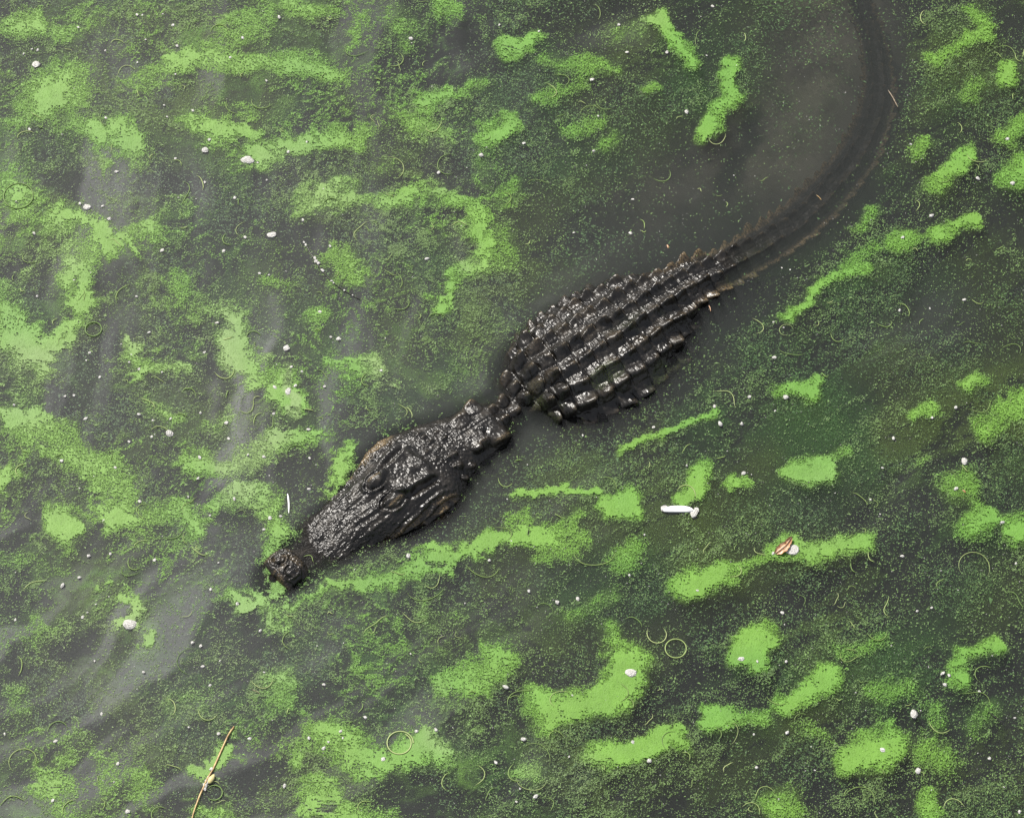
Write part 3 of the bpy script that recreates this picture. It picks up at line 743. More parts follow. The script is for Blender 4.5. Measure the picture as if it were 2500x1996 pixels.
# the rafts are torn along the same folds, most of all among the blooms on the left
Xt = Xw + (.030 + .050 * lf) * (mL - .5) + (.015 + .025 * lf) * (marble(X * 9, Y * 10, 601) - .5); Yt = Yw + (.030 + .050 * lf) * (fbm(X * 8 + 3 * mL, Y * 8, 611, 4) - .5)
H = strokes(Xt, Yt, RAFT, 3.6, .6)
P = strokes(Xt, Yt, RAFT, 3.0, .10, 1.2 * (fbm(X * 17 + 3, Y * 17, 116, 4, .6) - .48), .92)
P = P * (.88 + .24 * S(.3, .65, fbm(X * 16 + 9, Y * 16, 117, 3))) * (1 - (.12 + .12 * lf) * S(.52, .40, mar))
P = np.maximum(P, lf * .56 * (thread > .1) * thread * S(.40, .62, fbm(X * 7 + 2, Y * 7, 621, 3)))
C = strokes(Xw, Yw, CLEAR, 1.5, .45)
bd = body_dist(X, Y)
right = S(-.15, .25, X + .35 * Y * 0)
ang = R(34)
al = (Xw * math.cos(ang) + Yw * math.sin(ang)); ac = (-Xw * math.sin(ang) + Yw * math.cos(ang))
flow = fbm(al * 5, ac * 17, 121, 5, .6)                     # drawn out along the wake
iso = fbm(Xw * 13, Yw * 15, 125, 5, .6)
base_n = flow * right + iso * (1 - right)
fine_n = fbm(X * 150, Y * 150, 131, 3)
clump = fbm(X * 55, Y * 60, 135, 3)
wl1 = 1 - np.abs(fbm(Xw * 8 + w_a * 2.4, Yw * 8 + w_b * 2.4, 141, 4) - .5) * 2
wr1 = 1 - np.abs(fbm(al * 4, ac * 15, 145, 4) - .5) * 2
wisp = wl1 * (1 - right) + wr1 * right
big_n = S(.36, .62, fbm(X * 3.2 + 4, Y * 3.6, 119, 3))
amb = .022 + (.05 + .20 * big_n) * S(.38, .74, base_n) + .16 * H ** 1.5 * S(.25, .65, base_n) + (.24 + .26 * lf) * S(.89, .99, wisp) * S(.40, .6, fbm(X * 6, Y * 6, 147, 3))
amb = (amb + (.05 + .22 * lf) * thread) * (1 - .97 * C)
halo = S(.0, .05, bd) * .85 + .15
amb = amb * halo
edge_n = .55 + .9 * fine_n
cov = amb * .62 * (.45 + 1.1 * S(.25, .75, clump)) * (.5 + 1.0 * fine_n)
sharp = S(.42, .60, fbm(X * 9 + 7, Y * 9, 118, 2))                # some edges drift apart, others stay tight
lo = .08 + .26 * sharp; hi = .94 - .16 * sharp
Pe = np.clip((P + (clump - .5) * .22 * (P > .02) + (fine_n - .5) * .30 * (P > .02) - lo) / (hi - lo), 0, 1)
cov = np.clip(np.maximum(cov, .94 * Pe ** 1.35), 0, .97)
sheet_m = (Pe > .60 + .38 * rng.random(Pe.shape) ** .8) & (bd > .002)
cov = np.where(bd < -.02, 0, cov)

# fine ripple lines gather the specks into arcs beside the neck and ahead of the snout
RIP = [(1290, 905, .060, .175, .0085, -1), (705, 1385, .055, .150, .0095, -1), (900, 1210, .11, .17, .010, -1)]
def arcs(gx_, gy_, jit):
    out = np.zeros(gx_.shape)
    for u, v, r0_, r1_, lam_, sd in RIP:
        p_ = at(u, v); dx_, dy_ = gx_ - p_[0], gy_ - p_[1]
        d_ = np.hypot(dx_, dy_) + jit
        out += np.sin(d_ / lam_ * 6.283) * S(r0_ - .02, r0_ + .01, d_) * S(r1_, r0_ + .02, d_) * S(.1, .6, (-dx_ * .8 + dy_ * .35) / (d_ + 1e-6))
    return out
arc_f = arcs(X, Y, .02 * w_a + .006 * w_c)
cov = np.clip(cov * (1 + .75 * arc_f * S(.75, .45, P)), 0, .97)
sheet_m &= (arc_f > -.25) | (P > .55)

# algae paled by a painted veil of reflected sky; yellower, fresher green elsewhere
hue = fbm(X * 5, Y * 5, 151, 3); pale_f = strokes(Xw, Yw, SHEEN_STROKES, 1.8, 0.0)
def tint(x, y, n, dark=1.0):
    i = np.clip(((y + 1.12) / STEP).astype(int), 0, X.shape[0] - 1); j = np.clip(((x + 1.22) / STEP).astype(int), 0, X.shape[1] - 1)
    h = S(.3, .7, hue[i, j])[:, None]; pf = np.clip(pale_f[i, j] * .8 + .20 * S(.4, -.8, x), 0, .5)[:, None]
    a = np.array([.135, .315, .045]); b = np.array([.160, .338, .045]); pale = np.array([.30, .37, .20])
    c = a * (1 - h) + b * h
    c = c * (1 - pf) + pale * pf
    # loose specks are duller and greyer than the packed rafts
    k = S(.0, .55, Pe[i, j])[:, None] * .85 + .15
    c = c * k + (c * .40 + np.array([.072, .080, .056])) * (1 - k)
    return c * dark * n[:, None] * .74

A_MEAN = .92e-6
lam = -np.log(1 - cov) * STEP * STEP / A_MEAN * .9
lam = np.where(sheet_m, np.minimum(lam, 1.2), lam)
outer_m = (np.abs(X) > 1.03) | (Y > 1.02) | (Y < -.95)
lam = np.where(outer_m, lam * .6, lam)
num = rng.poisson(lam)
rep_i = np.repeat(np.arange(X.size), num.ravel())
gx = X.ravel()[rep_i] + (rng.random(len(rep_i)) - .5) * STEP; gy = Y.ravel()[rep_i] + (rng.random(len(rep_i)) - .5) * STEP
insheet = sheet_m.ravel()[rep_i]
def grains(gx, gy, gz, size, tone, name, mat, label, orient=None):
    n = len(gx)
    th = rng.random(n) * 6.283 if orient is None else orient + rng.normal(0, .7, n)
    asp = rng.uniform(1.0, 2.3, n)
    L = size * np.sqrt(asp); Wd = size / np.sqrt(asp)
    ct, stn = np.cos(th), np.sin(th)
    loc = np.array([[-.62, -.5], [.75, -.28], [-.05, .62]])[None] + rng.normal(0, .16, (n, 3, 2))
    lx = loc[:, :, 0] * L[:, None] * 1.35; ly = loc[:, :, 1] * Wd[:, None] * 1.35
    vx = gx[:, None] + lx * ct[:, None] - ly * stn[:, None]; vy = gy[:, None] + lx * stn[:, None] + ly * ct[:, None]
    vz = gz[:, None] + rng.normal(0, 1, (n, 3)) * .00016
    me = mesh_np(name, np.stack([vx, vy, vz], -1).reshape(-1, 3), np.arange(n * 3).reshape(n, 3), False)
    attr_col(me, "tint", np.repeat(tone, 3, axis=0))
    o = obj(name, me, mat)
    return tag(o, label, "algae", None, "stuff")
n = len(gx)
size = np.exp(rng.normal(math.log(.00096), .36, n))
bright = np.clip(rng.normal(.95, .20, n), .4, 1.5)
bright = np.where(insheet, np.clip(rng.normal(1.0, .13, n), .6, 1.35), bright)
gz = rng.uniform(.0004, .0011, n) + np.where(insheet, .0006, 0)
orient = np.where(gx > .0, R(34), R(10))
scum = grains(gx, gy, gz, size, tint(gx, gy, bright), "algae_scum", M_ALGAE, "bright green specks of algae scum scattered over the pond surface", orient)
print("surface grains", n)

# continuous rafts
ii, jj = np.nonzero(sheet_m[:-1, :-1])
vid = {}
key = np.stack([np.stack([ii, jj], -1), np.stack([ii, jj + 1], -1), np.stack([ii + 1, jj + 1], -1), np.stack([ii + 1, jj], -1)], 1)
flat = key[:, :, 0] * X.shape[1] + key[:, :, 1]
uq, inv = np.unique(flat.ravel(), return_inverse=True)
sx = X.ravel()[uq]; sy = Y.ravel()[uq]
jit = .0011
sxx = sx + (rng.random(len(sx)) - .5) * 2 * jit; syy = sy + (rng.random(len(sy)) - .5) * 2 * jit
sz = .0010 + .0006 * fbm(sx * 60, sy * 60, 161, 3)
rm = mesh_np("algae_raft", np.stack([sxx, syy, sz], -1), inv.reshape(-1, 4))
tone = .88 + .16 * fbm(sx * 220, sy * 220, 163, 2) + .30 * (fbm(sx * 24, sy * 30, 167, 4) - .5)
attr_col(rm, "tint", tint(sx, sy, tone))
raft = obj("algae_raft", rm, M_ALGAE)
tag(raft, "solid bright green algae rafts floating in smooth patches", "algae", None, "stuff")

# thin haze of suspended algae just under the surface
FS = .006
hx = np.arange(-1.22, 1.22, FS); hy = np.arange(-1.12, 1.30, FS)
hd = (.05 + .62 * S(.44, .66, mar) + .42 * thread) * (.55 + .45 * lf) * (1 - .92 * C) * (halo * .9) * (.45 + .75 * big_n)
hd = np.maximum(hd, .90 * S(.10, .80, P) * halo)
hd = hd * (1 + .9 * arc_f * S(.75, .45, P))
hd = np.clip(np.where(bd < -.02, 0, hd), 0, .85)[::2, ::2]
hX, hY = X[::2, ::2], Y[::2, ::2]
hi = np.arange(hX.size).reshape(hX.shape)
hm = mesh_np("algae_haze", np.stack([hX, hY, np.full(hX.shape, -.0022)], -1).reshape(-1, 3), np.stack([hi[:-1, :-1], hi[:-1, 1:], hi[1:, 1:], hi[1:, :-1]], -1).reshape(-1, 4))
attr(hm, "dens", hd)
hmix = S(.3, .7, hue[::2, ::2]).ravel()[:, None]; hP = S(.15, .75, np.maximum(P, .8 * S(.55, .75, mar) * lf))[::2, ::2].ravel()[:, None]
attr_col(hm, "tint", (np.array([.050, .112, .034]) * (1 - hmix) + np.array([.082, .125, .034]) * hmix) * (1 - hP) + np.array([.122, .245, .048]) * hP)
tag(obj("algae_haze", hm, mat_haze()), "thin dull green algae cloud spread just under the pond surface", "algae", None, "stuff")

# sunken clouds of algae below the surface
sub_n = fbm(Xw * 7 + 3, Yw * 8, 171, 5, .6)
subc = (.26 * S(.44, .68, sub_n) + .02) * (1 - .75 * C) * (halo * .8 + .1) * (.3 + 1.4 * clump)
subc = np.clip(np.where(bd < -.01, 0, subc), 0, .8)
lam = -np.log(1 - subc) * STEP * STEP / 2.6e-6
num = rng.poisson(lam); rep_i = np.repeat(np.arange(X.size), num.ravel())
gx2 = X.ravel()[rep_i] + (rng.random(len(rep_i)) - .5) * STEP; gy2 = Y.ravel()[rep_i] + (rng.random(len(rep_i)) - .5) * STEP
n2 = len(gx2); print("sunken grains", n2)
t2 = np.clip(rng.normal(.75, .2, n2), .25, 1.2)
c2 = tint(gx2, gy2, t2) * np.array([.75, .95, 1.0])
grains(gx2, gy2, -rng.gamma(1.6, .007, n2) - .0012, np.exp(rng.normal(math.log(.0016), .3, n2)), c2, "sunken_algae", M_ALGAE, "dull green algae clouds hanging just under the pond surface")

# what a small floating thing lies on and beside, for its description
MARKS = [(850, 1240, 190, "beside the alligator's head"), (1180, 1030, 150, "beside the alligator's neck"), (1450, 820, 235, "beside the alligator's back"), (2080, 330, 220, "over or beside the sunken tail"), (1800, 610, 140, "beside the root of the tail"),
 (520, 1890, 130, "near the straw twig"), (1656, 1243, 120, "near the white scrap"), (1910, 1335, 120, "near the brown leaf"), (810, 660, 120, "near the dark reed stalk"), (314, 1524, 110, "near the largest grey foam clump"), (2232, 1741, 120, "near the upright oval foam clump"),
 (609, 391, 110, "near the large oblong foam clump"), (1538, 1644, 120, "near the curved band's foam clump"), (976, 1813, 120, "near the double coiled filament ring"), (45, 478, 110, "near the wide filament ring"), (1650, 1582, 110, "near the lone closed filament ring"), (2355, 1125, 130, "near the narrow upright foam clump"), (412, 1058, 110, "near the round clump on sheen")]
def setting(u, v):
    p = at(u, v)
    i = min(max(int((p[1] + 1.12) / STEP), 3), X.shape[0] - 4); j = min(max(int((p[0] + 1.22) / STEP), 3), X.shape[1] - 4)
    pe = Pe[i - 3:i + 4, j - 3:j + 4].mean(); cv = cov[i - 3:i + 4, j - 3:j + 4].mean()
    base = "on a packed algae raft" if pe > .62 else "on a frayed raft edge" if pe > .22 else "on clear dark water" if cv < .07 else "among loose algae specks"
    best = min(MARKS, key=lambda m: math.hypot(u - m[0], (v - m[1]) / .87) / m[2])
    near = best[3] if math.hypot(u - best[0], (v - best[1]) / .87) < best[2] else ""
    return base, near
def describe(o, what, u, v, cat):
    base, near = setting(u, v)
    lab = (what + " " + base + (" " + near if near else ""))
    tag(o, lab, cat, cat + "s: " + lab)

# ------------------------------------------------------------------ foam, filaments and debris afloat
def lump(seed, sub, flat_, rough):
    rg = np.random.default_rng(seed)
    nu, nv = sub
    vs, fs = ball(1, 1, 1, nu, nv)
    nz = np.zeros(len(vs))
    for _ in range(7):
        d = rg.normal(size=3); d /= np.linalg.norm(d)
        nz += rg.normal(0, rough) * np.clip(vs @ d, 0, 1) ** 3
    vs = vs * (1 + nz[:, None]); vs = vs * (1 + rg.normal(0, rough * .22, len(vs)))[:, None]
    vs[:nu] = vs[:nu].mean(0); vs[-nu:] = vs[-nu:].mean(0)
    vs[:, 2] *= flat_
    return vs, fs
def foam_mesh(seed, r, sub=(7, 4), flat_=.5, rough=.22, asp=1.0):
    vs, fs = lump(seed, sub, flat_, rough)
    vs = vs * r; vs[:, 0] *= asp
    return mesh_np("foam_fleck", vs, fs, sub[0] > 8)
def afloat(z, surf_z=.0): return z

BIG = [(88, 158, 12, 1.0, "grey lumpy foam clump floating above the upper left algae bloom"), (500, 367, 11, 1.05, "rounded grey foam clump beside a dark clear patch"),
 (609, 391, 13, 1.5, "large oblong grey foam clump at the edge of a black gap in the algae"), (664, 573, 11, 1.25, "ring shaped white foam fleck with a dark centre"), (213, 505, 12, 1.0, "bright white foam clump where two algae arms join"),
 (314, 1524, 17, 1.05, "largest grey foam clump, rough and round, at the tip of a green algae tongue"), (1538, 1644, 12, 1.4, "oval white foam clump at the end of a curved algae band"), (2232, 1741, 13, .8, "upright oval grey foam clump on dark speckled water"),
 (2355, 1125, 12, .7, "narrow upright pale foam clump among sparse algae specks"), (412, 1058, 10, 1.0, "round white foam clump on water with a grey sky sheen"), (700, 850, 9, 1.1, "white foam clump beside pale vertical streaks of painted sky sheen"), (703, 956, 10, .8, "ragged white foam clump on a broad algae raft")]
for k, (u, v, r, asp, lab) in enumerate(BIG):
    me = foam_mesh(300 + k, r * MM * .82, (26, 14), .34, .26, asp)
    o = obj("foam_clump", me, M_FOAM, None, at(u, v, .001), random.uniform(-.4, .4) if asp == 1.0 else (0.0 if asp > 1 else .1))
    tag(o, lab, "foam")
FOAM = [71,315,7,396,612,7,599,579,6,808,823,6,829,827,8,721,942,6,671,946,6,754,1195,8,340,1223,6,219,860,6,282,1141,5,151,1125,6,579,1474,8,310,1979,8,832,1784,6,694,1918,6,352,1640,7,496,1626,6,249,1743,7,609,1803,6,998,1356,8,1195,1367,7,
 1362,1471,7,1411,1462,7,1235,1676,8,1536,1404,6,893,1751,6,1063,1780,8,936,1853,8,1278,1803,8,1546,1812,9,1584,1855,8,1308,1943,8,1211,1860,6,1389,1846,5,1812,1608,10,1922,1786,8,2154,1830,9,2243,1881,10,2416,1850,8,2309,1672,7,2317,1648,6,2301,1643,6,
 1702,1442,6,2204,1357,6,2480,1374,6,1911,1495,6,1920,1614,5,1829,968,8,1916,969,9,1890,873,7,1759,1034,8,1810,1034,8,2353,732,6,2197,758,6,1816,1154,7,2181,1070,6,2276,1019,7,2333,996,6,2334,1193,7,2448,1275,6,1676,1136,5,1676,272,8,1530,128,7,1004,94,7,
 1629,128,6,1316,76,6,1177,379,8,1071,421,7,1043,632,6,1450,368,7,1278,350,6,1544,487,6,1540,569,6,1445,194,7,2459,339,9,2470,448,8,2388,436,7,2275,527,7,2223,353,6,1739,15,6,1798,161,4,2204,580,6,335,36,5,347,37,5,421,63,6,593,93,6,682,42,6,78,120,5,92,123,5,58,132,5,
 433,112,5,335,153,4,428,181,5,563,140,5,259,288,5,471,270,5,402,257,5,408,285,4,747,348,7,704,370,6,574,483,6,651,440,5,269,535,7,195,497,6,83,570,5,436,482,4,740,538,5,805,600,6,546,612,6,634,668,5,657,671,5,427,387,5,500,445,5,285,420,6,
 90,723,6,363,812,5,220,861,6,244,921,5,340,901,5,396,908,5,182,966,5,159,967,5,210,1022,6,34,989,6,338,1011,6,374,1025,5,316,1078,5,371,1066,5,489,1008,6,551,1033,7,559,1071,6,488,1116,6,606,1111,6,752,1048,6,755,1117,6,668,1009,5,712,896,5,737,907,6,792,945,5,
 645,1115,6,572,1218,5,459,1213,5,483,1168,5,252,1270,5,685,1260,5,660,1264,7,645,1292,7,215,1356,6,194,1409,6,152,1429,7,234,1475,4,202,1505,6,37,1511,6,270,1352,5,378,1367,6,534,1373,5,471,1567,6,490,1577,6,636,1539,5,537,1612,5,137,1808,7,12,1791,5,129,1954,6,287,1864,6,461,1774,5,532,1790,6,754,1801,6,791,1826,6,838,1801,5]
FM = [foam_mesh(200 + k, 1.0, (10, 6), .42, .42, random.uniform(.8, 1.5)) for k in range(9)]
for m_ in FM: m_.materials.append(M_FOAM)
spots = [(FOAM[i], FOAM[i + 1], FOAM[i + 2]) for i in range(0, len(FOAM), 3)]
while len(spots) < 285:
    u, v = random.uniform(5, 2495), random.uniform(5, 1990)
    p = at(u, v)
    if body_dist(np.array([p[0]]), np.array([p[1]]))[0] < .03: continue
    if u > 1750 and v < 500 and random.random() < .6: continue
    spots.append((u, v, min(6, max(2.2, random.lognormvariate(1.12, .35)))))
for k, (u, v, r) in enumerate(spots):
    o = obj("foam_fleck", FM[k % 9], None, None, at(u, v, .0008), random.uniform(0, 6.28))
    o.scale = (r * MM * .62,) * 3
    describe(o, "larger white foam fleck" if r >= 6.5 else "small white foam fleck" if r >= 4 else "tiny white foam speck", u, v, "foam fleck")
# dust-fine foam and pollen, too small to count
m = 5200
fu = rng.uniform(-20, 2520, m); fv = rng.uniform(-20, 2016, m)
fp = np.array([at(a, b) for a, b in zip(fu, fv)])
keepm = body_dist(fp[:, 0], fp[:, 1]) > .004
fp = fp[keepm]; m = len(fp)
tp = np.array([[0, 0, 1], [1, 0, -.1], [-.5, .87, -.1], [-.5, -.87, -.1]])
sc_ = np.exp(rng.normal(math.log(.00075), .4, m)); an = rng.random(m) * 6.28
rx = tp[None, :, 0] * np.cos(an)[:, None] - tp[None, :, 1] * np.sin(an)[:, None]; ry = tp[None, :, 0] * np.sin(an)[:, None] + tp[None, :, 1] * np.cos(an)[:, None]
vv = np.stack([fp[:, 0:1] + rx * sc_[:, None], fp[:, 1:2] + ry * sc_[:, None], .0009 + tp[None, :, 2] * sc_[:, None] * .6], -1).reshape(-1, 3)
tf_ = (np.arange(m) * 4)[:, None, None] + np.array([[0, 1, 2], [0, 2, 3], [0, 3, 1], [1, 3, 2]])[None]
tag(obj("foam_specks", mesh_np("foam_specks", vv, tf_.reshape(-1, 3), False), M_FOAM), "fine white specks of foam and pollen dusted over the water", "foam", None, "stuff")

def tube(pts, radii, k=5, flat_=1.0):
    pts = np.asarray(pts, float); n = len(pts)
    t = np.gradient(pts, axis=0); t /= np.linalg.norm(t, axis=1)[:, None] + 1e-12
    side = np.stack([t[:, 1], -t[:, 0], np.zeros(n)], -1); side /= np.linalg.norm(side, axis=1)[:, None] + 1e-12
    up = np.cross(side, t)
    vs = []
    for i in range(k):
        a = 2 * math.pi * i / k
        vs.append(pts + radii[:, None] * (side * math.cos(a) + up * math.sin(a) * flat_))
    vs = np.stack(vs, 1).reshape(-1, 3)
    fs = [(j * k + i, j * k + (i + 1) % k, (j + 1) * k + (i + 1) % k, (j + 1) * k + i) for j in range(n - 1) for i in range(k)]
    vs = np.vstack([vs, pts[:1], pts[-1:]])
    b = n * k
    fs += [(b, (i + 1) % k, i, i) for i in range(0)]
    return vs, np.array(fs)
def arc_mesh(r, a0, a1, th, n=20, spiral=0.0, wob=0.0, seed=0):
    rg = np.random.default_rng(seed)
    t = np.linspace(0, 1, n); a = a0 + (a1 - a0) * t
    rad = r * (1 - spiral * t) + r * wob * np.sin(t * 7 + rg.random() * 6)
    full = abs(a1 - a0) > 6.2
    pts = np.stack([rad * np.cos(a), rad * np.sin(a), np.zeros(n)], -1)
    w = th * (np.ones(n) if full else np.clip(np.sin(math.pi * np.clip(t * .94 + .03, 0, 1)) * 1.5, .25, 1))
    vs, fs = tube(pts, w, 4, .6)
    return mesh_np("filament", vs, fs)
# rings and long loops seen in the photograph: u, v, radius, start and end degrees, spiral
RINGS = [(45, 478, 37, 0, 360, 0), (228, 803, 20, 0, 360, 0), (1650, 1582, 25, 0, 360, 0), (976, 1813, 32, 0, 420, .18), (523, 1934, 19, -150, 150, 0)]
LABR = ["wide closed green filament ring round a dark hole in an algae patch", "small closed green filament ring on an algae arm", "thin closed green filament ring alone on dark water", "double coiled green filament ring on a bright algae patch", "open green filament hoop touching the straw twig"]
for (u, v, r, a0, a1, sp), lab in zip(RINGS, LABR):
    me = arc_mesh(r * MM, R(a0), R(a1), .0013, 40, sp)
    tag(obj("filament_ring", me, M_FIL, None, at(u, v, .0021)), lab, "filament")
ARCS = [(1603, 1545, 25, 150, 400), (1300, 1850, 44, -30, 130), (1295, 1898, 30, 180, 350), (56, 1855, 29, -40, 230), (140, 1782, 24, 10, 190), (470, 1612, 33, 80, 270), (2383, 1385, 35, -40, 200), (640, 1650, 30, 200, 350), (1095, 402, 32, 60, 300), (950, 412, 36, -60, 100),
 (1752, 332, 24, 190, 380), (1808, 90, 15, -70, 60), (1732, 95, 35, 130, 220), (2100, 1955, 33, -20, 160), (1868, 1948, 30, 30, 180), (1832, 1985, 24, -10, 140), (2300, 1758, 32, 180, 310), (2372, 1750, 60, 30, 110), (2455, 1480, 40, -10, 80), (2195, 1480, 32, 130, 230), (1900, 1690, 28, 200, 300), (1935, 1470, 30, -20, 70),
 (2365, 870, 50, 40, 110), (2370, 960, 50, 260, 340), (1918, 805, 18, 0, 300), (1940, 830, 45, 210, 300), (2160, 780, 24, 200, 350), (1745, 1010, 60, 20, 90), (2395, 1045, 20, 40, 190), (1690, 1110, 30, 90, 170), (2080, 1245, 40, 20, 90), (2305, 1170, 30, 10, 100), (1450, 1340, 45, 190, 350), (1180, 1370, 40, 190, 340),
 (1030, 1420, 45, 220, 350), (1330, 1490, 18, -10, 150), (960, 1560, 60, 100, 170), (1090, 1570, 22, 100, 190), (1290, 1720, 40, 70, 190), (1370, 1710, 30, 40, 230), (1500, 1690, 30, -60, 60), (1250, 1720, 26, 30, 130), (1355, 1805, 24, 20, 180), (1150, 1890, 30, -70, 60), (1210, 1950, 28, 90, 190), (1330, 1965, 20, -50, 80), (1650, 1810, 28, 90, 260), (1665, 1850, 20, -20, 90),
 (1790, 1880, 20, 90, 190), (1768, 1790, 30, -60, 60), (1960, 1760, 20, 60, 180), (1740, 1790, 20, -50, 80), (720, 1560, 28, 120, 250), (780, 1880, 40, 190, 300), (410, 1890, 30, 20, 110), (395, 1990, 22, 60, 250), (235, 1960, 22, -50, 60), (40, 1985, 40, 60, 150), (20, 1630, 30, -40, 60), (110, 1470, 60, 90, 150), (500, 1330, 30, 180, 290), (350, 1340, 25, 60, 170),
 (450, 1480, 30, 250, 330), (250, 1115, 26, -40, 70), (340, 1010, 40, 20, 90), (640, 1030, 26, 90, 200), (645, 1030, 22, -70, 30), (480, 1250, 40, 90, 180), (470, 1310, 24, 150, 240), (330, 725, 40, 110, 200), (420, 470, 40, -60, 50), (465, 450, 34, -30, 60), (420, 405, 25, 0, 90), (600, 560, 22, 100, 230), (640, 240, 28, 180, 330), (520, 95, 16, 40, 190), (310, 185, 30, 40, 180),
 (590, 245, 40, 180, 260), (285, 110, 18, 20, 160), (870, 110, 30, 190, 330), (1120, 580, 45, 60, 120), (1310, 470, 40, 40, 130), (1440, 280, 30, 20, 170), (1440, 30, 30, -50, 70), (1485, 240, 35, 200, 290), (2330, 310, 22, -60, 60), (2445, 140, 40, -10, 110), (2420, 150, 30, 20, 80), (2390, 375, 28, 180, 320), (2225, 500, 22, -60, 60), (900, 575, 40, 90, 200),
 (770, 920, 28, -20, 80), (740, 1120, 40, 90, 160), (970, 1005, 22, -40, 90), (985, 1010, 22, -30, 80), (910, 985, 18, 190, 260), (830, 1340, 22, 90, 200), (740, 1380, 30, 20, 90), (950, 690, 30, -40, 60), (1020, 1480, 40, 200, 300), (1480, 1560, 25, 190, 270), (1870, 1330, 30, 190, 270)]
for k, (u, v, r, a0, a1) in enumerate(ARCS):
    me = arc_mesh(r * MM, R(a0), R(a1), random.uniform(.0005, .0010), 22, random.uniform(-.25, .3), random.uniform(.02, .12), k)
    sp_ = (a1 - a0); what = ("large " if r >= 34 else "") + ("hooked green filament" if sp_ > 165 else "arched green filament" if sp_ > 95 else "slightly bent green filament")
    describe(obj("filament", me, M_FIL, None, at(u, v, .0021)), what, u, v, "filament")
proto_deg = [random.uniform(60, 190) for k in range(16)]
proto_arcs = [arc_mesh(random.uniform(9, 24) * MM, 0, R(proto_deg[k]), random.uniform(.0005, .0011), 14, random.uniform(-.4, .4), random.uniform(.03, .18), 500 + k) for k in range(16)]
for m_ in proto_arcs: m_.materials.append(M_FIL)
cnt = 0
while cnt < 190:
    u, v = random.uniform(0, 2500), random.uniform(0, 1996)
    p = at(u, v)
    if body_dist(np.array([p[0]]), np.array([p[1]]))[0] < .05 or (u > 1700 and v < 420 and u < 2200): continue
    o = obj("filament", proto_arcs[cnt % 16], None, None, at(u, v, .0021), random.uniform(0, 6.28))
    d_ = proto_deg[cnt % 16]; describe(o, "short hooked green filament" if d_ > 140 else "short arched green filament" if d_ > 95 else "short bent green filament", u, v, "filament"); cnt += 1

# straw twig with its bud and foam
TW = [(467, 2010, 2.2), (472, 1984, 2.6), (486, 1945, 3.2), (497, 1920, 3.4), (506, 1900, 3.6), (513, 1888, 3.4), (522, 1872, 3.6), (534, 1845, 3.5), (546, 1818, 3.4), (555, 1798, 3.2), (563, 1784, 3.2), (569, 1776, 3.4), (571, 1772, 2.4)]
tw = catmull(np.array([[*at(u, v, .0035)[:2], .0030 + .0004 * math.sin(i), r * MM * .62] for i, (u, v, r) in enumerate(TW)]), 5)
twig_root = bpy.data.objects.new("twig", None); COL.objects.link(twig_root); twig_root.location = tw[len(tw) // 2, :3]
tag(twig_root, "dry straw coloured twig with a pale bud, lying on dark water", "twig")
o0 = np.array(twig_root.location)
vs, fs = tube(tw[:, :3] - o0, tw[:, 3], 7)
vs += np.vstack([np.repeat(rng.normal(0, .00012, (len(tw), 1)), 7, 0), [[0], [0]]])
obj("stem", mesh_np("stem", vs, fs), M_TWIG, twig_root)
vs, fs = lump(771, (10, 7), .7, .10)
vs = vs * np.array([.0105, .0048, .0045])
b = obj("bud", mesh_np("bud", vs, fs), M_BUD, twig_root); b.location = at(516, 1900, .005) - o0; b.rotation_euler = (0, 0, R(62))
for k, (u, v, r) in enumerate(((506, 1908, 6), (502, 1916, 5), (509, 1899, 4), (500, 1926, 5), (515, 1878, 4))):
    o = obj("foam_fleck", FM[k], None, None, at(u, v, .0025), k * 1.3); o.scale = (r * MM,) * 3
    tag(o, "foam fleck clinging to the straw twig", "foam fleck", "foam flecks on the straw twig")

# dark drowned reed with foam caught along it
RD = [(739, 585, 1.0), (748, 600, 1.5), (762, 625, 1.8), (775, 645, 2.2), (792, 668, 1.8), (810, 688, 1.5), (835, 706, 1.6), (858, 720, 1.8), (876, 730, 2.2), (880, 733, .6)]
rd = catmull(np.array([[*at(u, v)[:2], .0012, r * MM] for u, v, r in RD]), 5)
vs, fs = tube(rd[:, :3], rd[:, 3], 5, .6)
tag(obj("reed_stalk", mesh_np("reed_stalk", vs, fs), M_DARK), "thin dark reed stalk along the edge of a green wedge of algae", "reed")
for k, (u, v, r) in enumerate(((743, 592, 3.5), (747, 598, 3), (768, 630, 4), (771, 638, 6), (776, 643, 4), (787, 660, 4.5), (810, 686, 2.5), (815, 690, 3), (841, 708, 2.5), (860, 720, 2.5))):
    o = obj("foam_fleck", FM[k % 9], None, None, at(u, v, .0018), k * 1.1); o.scale = (r * MM, r * MM * .8, r * MM * .8)
    tag(o, "white foam fleck caught on the dark reed stalk", "foam fleck", "foam flecks on the dark reed stalk")

# white scrap with foam at both ends
root = bpy.data.objects.new("white_scrap", None); COL.objects.link(root); root.location = at(1656, 1243, .002)
tag(root, "bright white oblong scrap with foamy ends below a green algae patch", "scrap")
t = np.linspace(0, 2 * math.pi, 40, endpoint=False)
ox = np.sign(np.cos(t)) * np.abs(np.cos(t)) ** .75 * 37 * MM; oy = np.sin(t) * 9.5 * MM - .0035 * (np.cos(t) ** 2) + .002
oy = oy * np.where(oy > 0, .85, 1.1)
vs = np.vstack([np.stack([ox, oy, np.full(40, -.001)], -1), np.stack([ox * .95, oy * .9, np.full(40, .0018)], -1), np.stack([ox * .6, oy * .5, np.full(40, .0025)], -1), [[0, 0, .0026]] * 40])
fs = np.array([(j * 40 + i, j * 40 + (i + 1) % 40, (j + 1) * 40 + (i + 1) % 40, (j + 1) * 40 + i) for j in range(3) for i in range(40)])
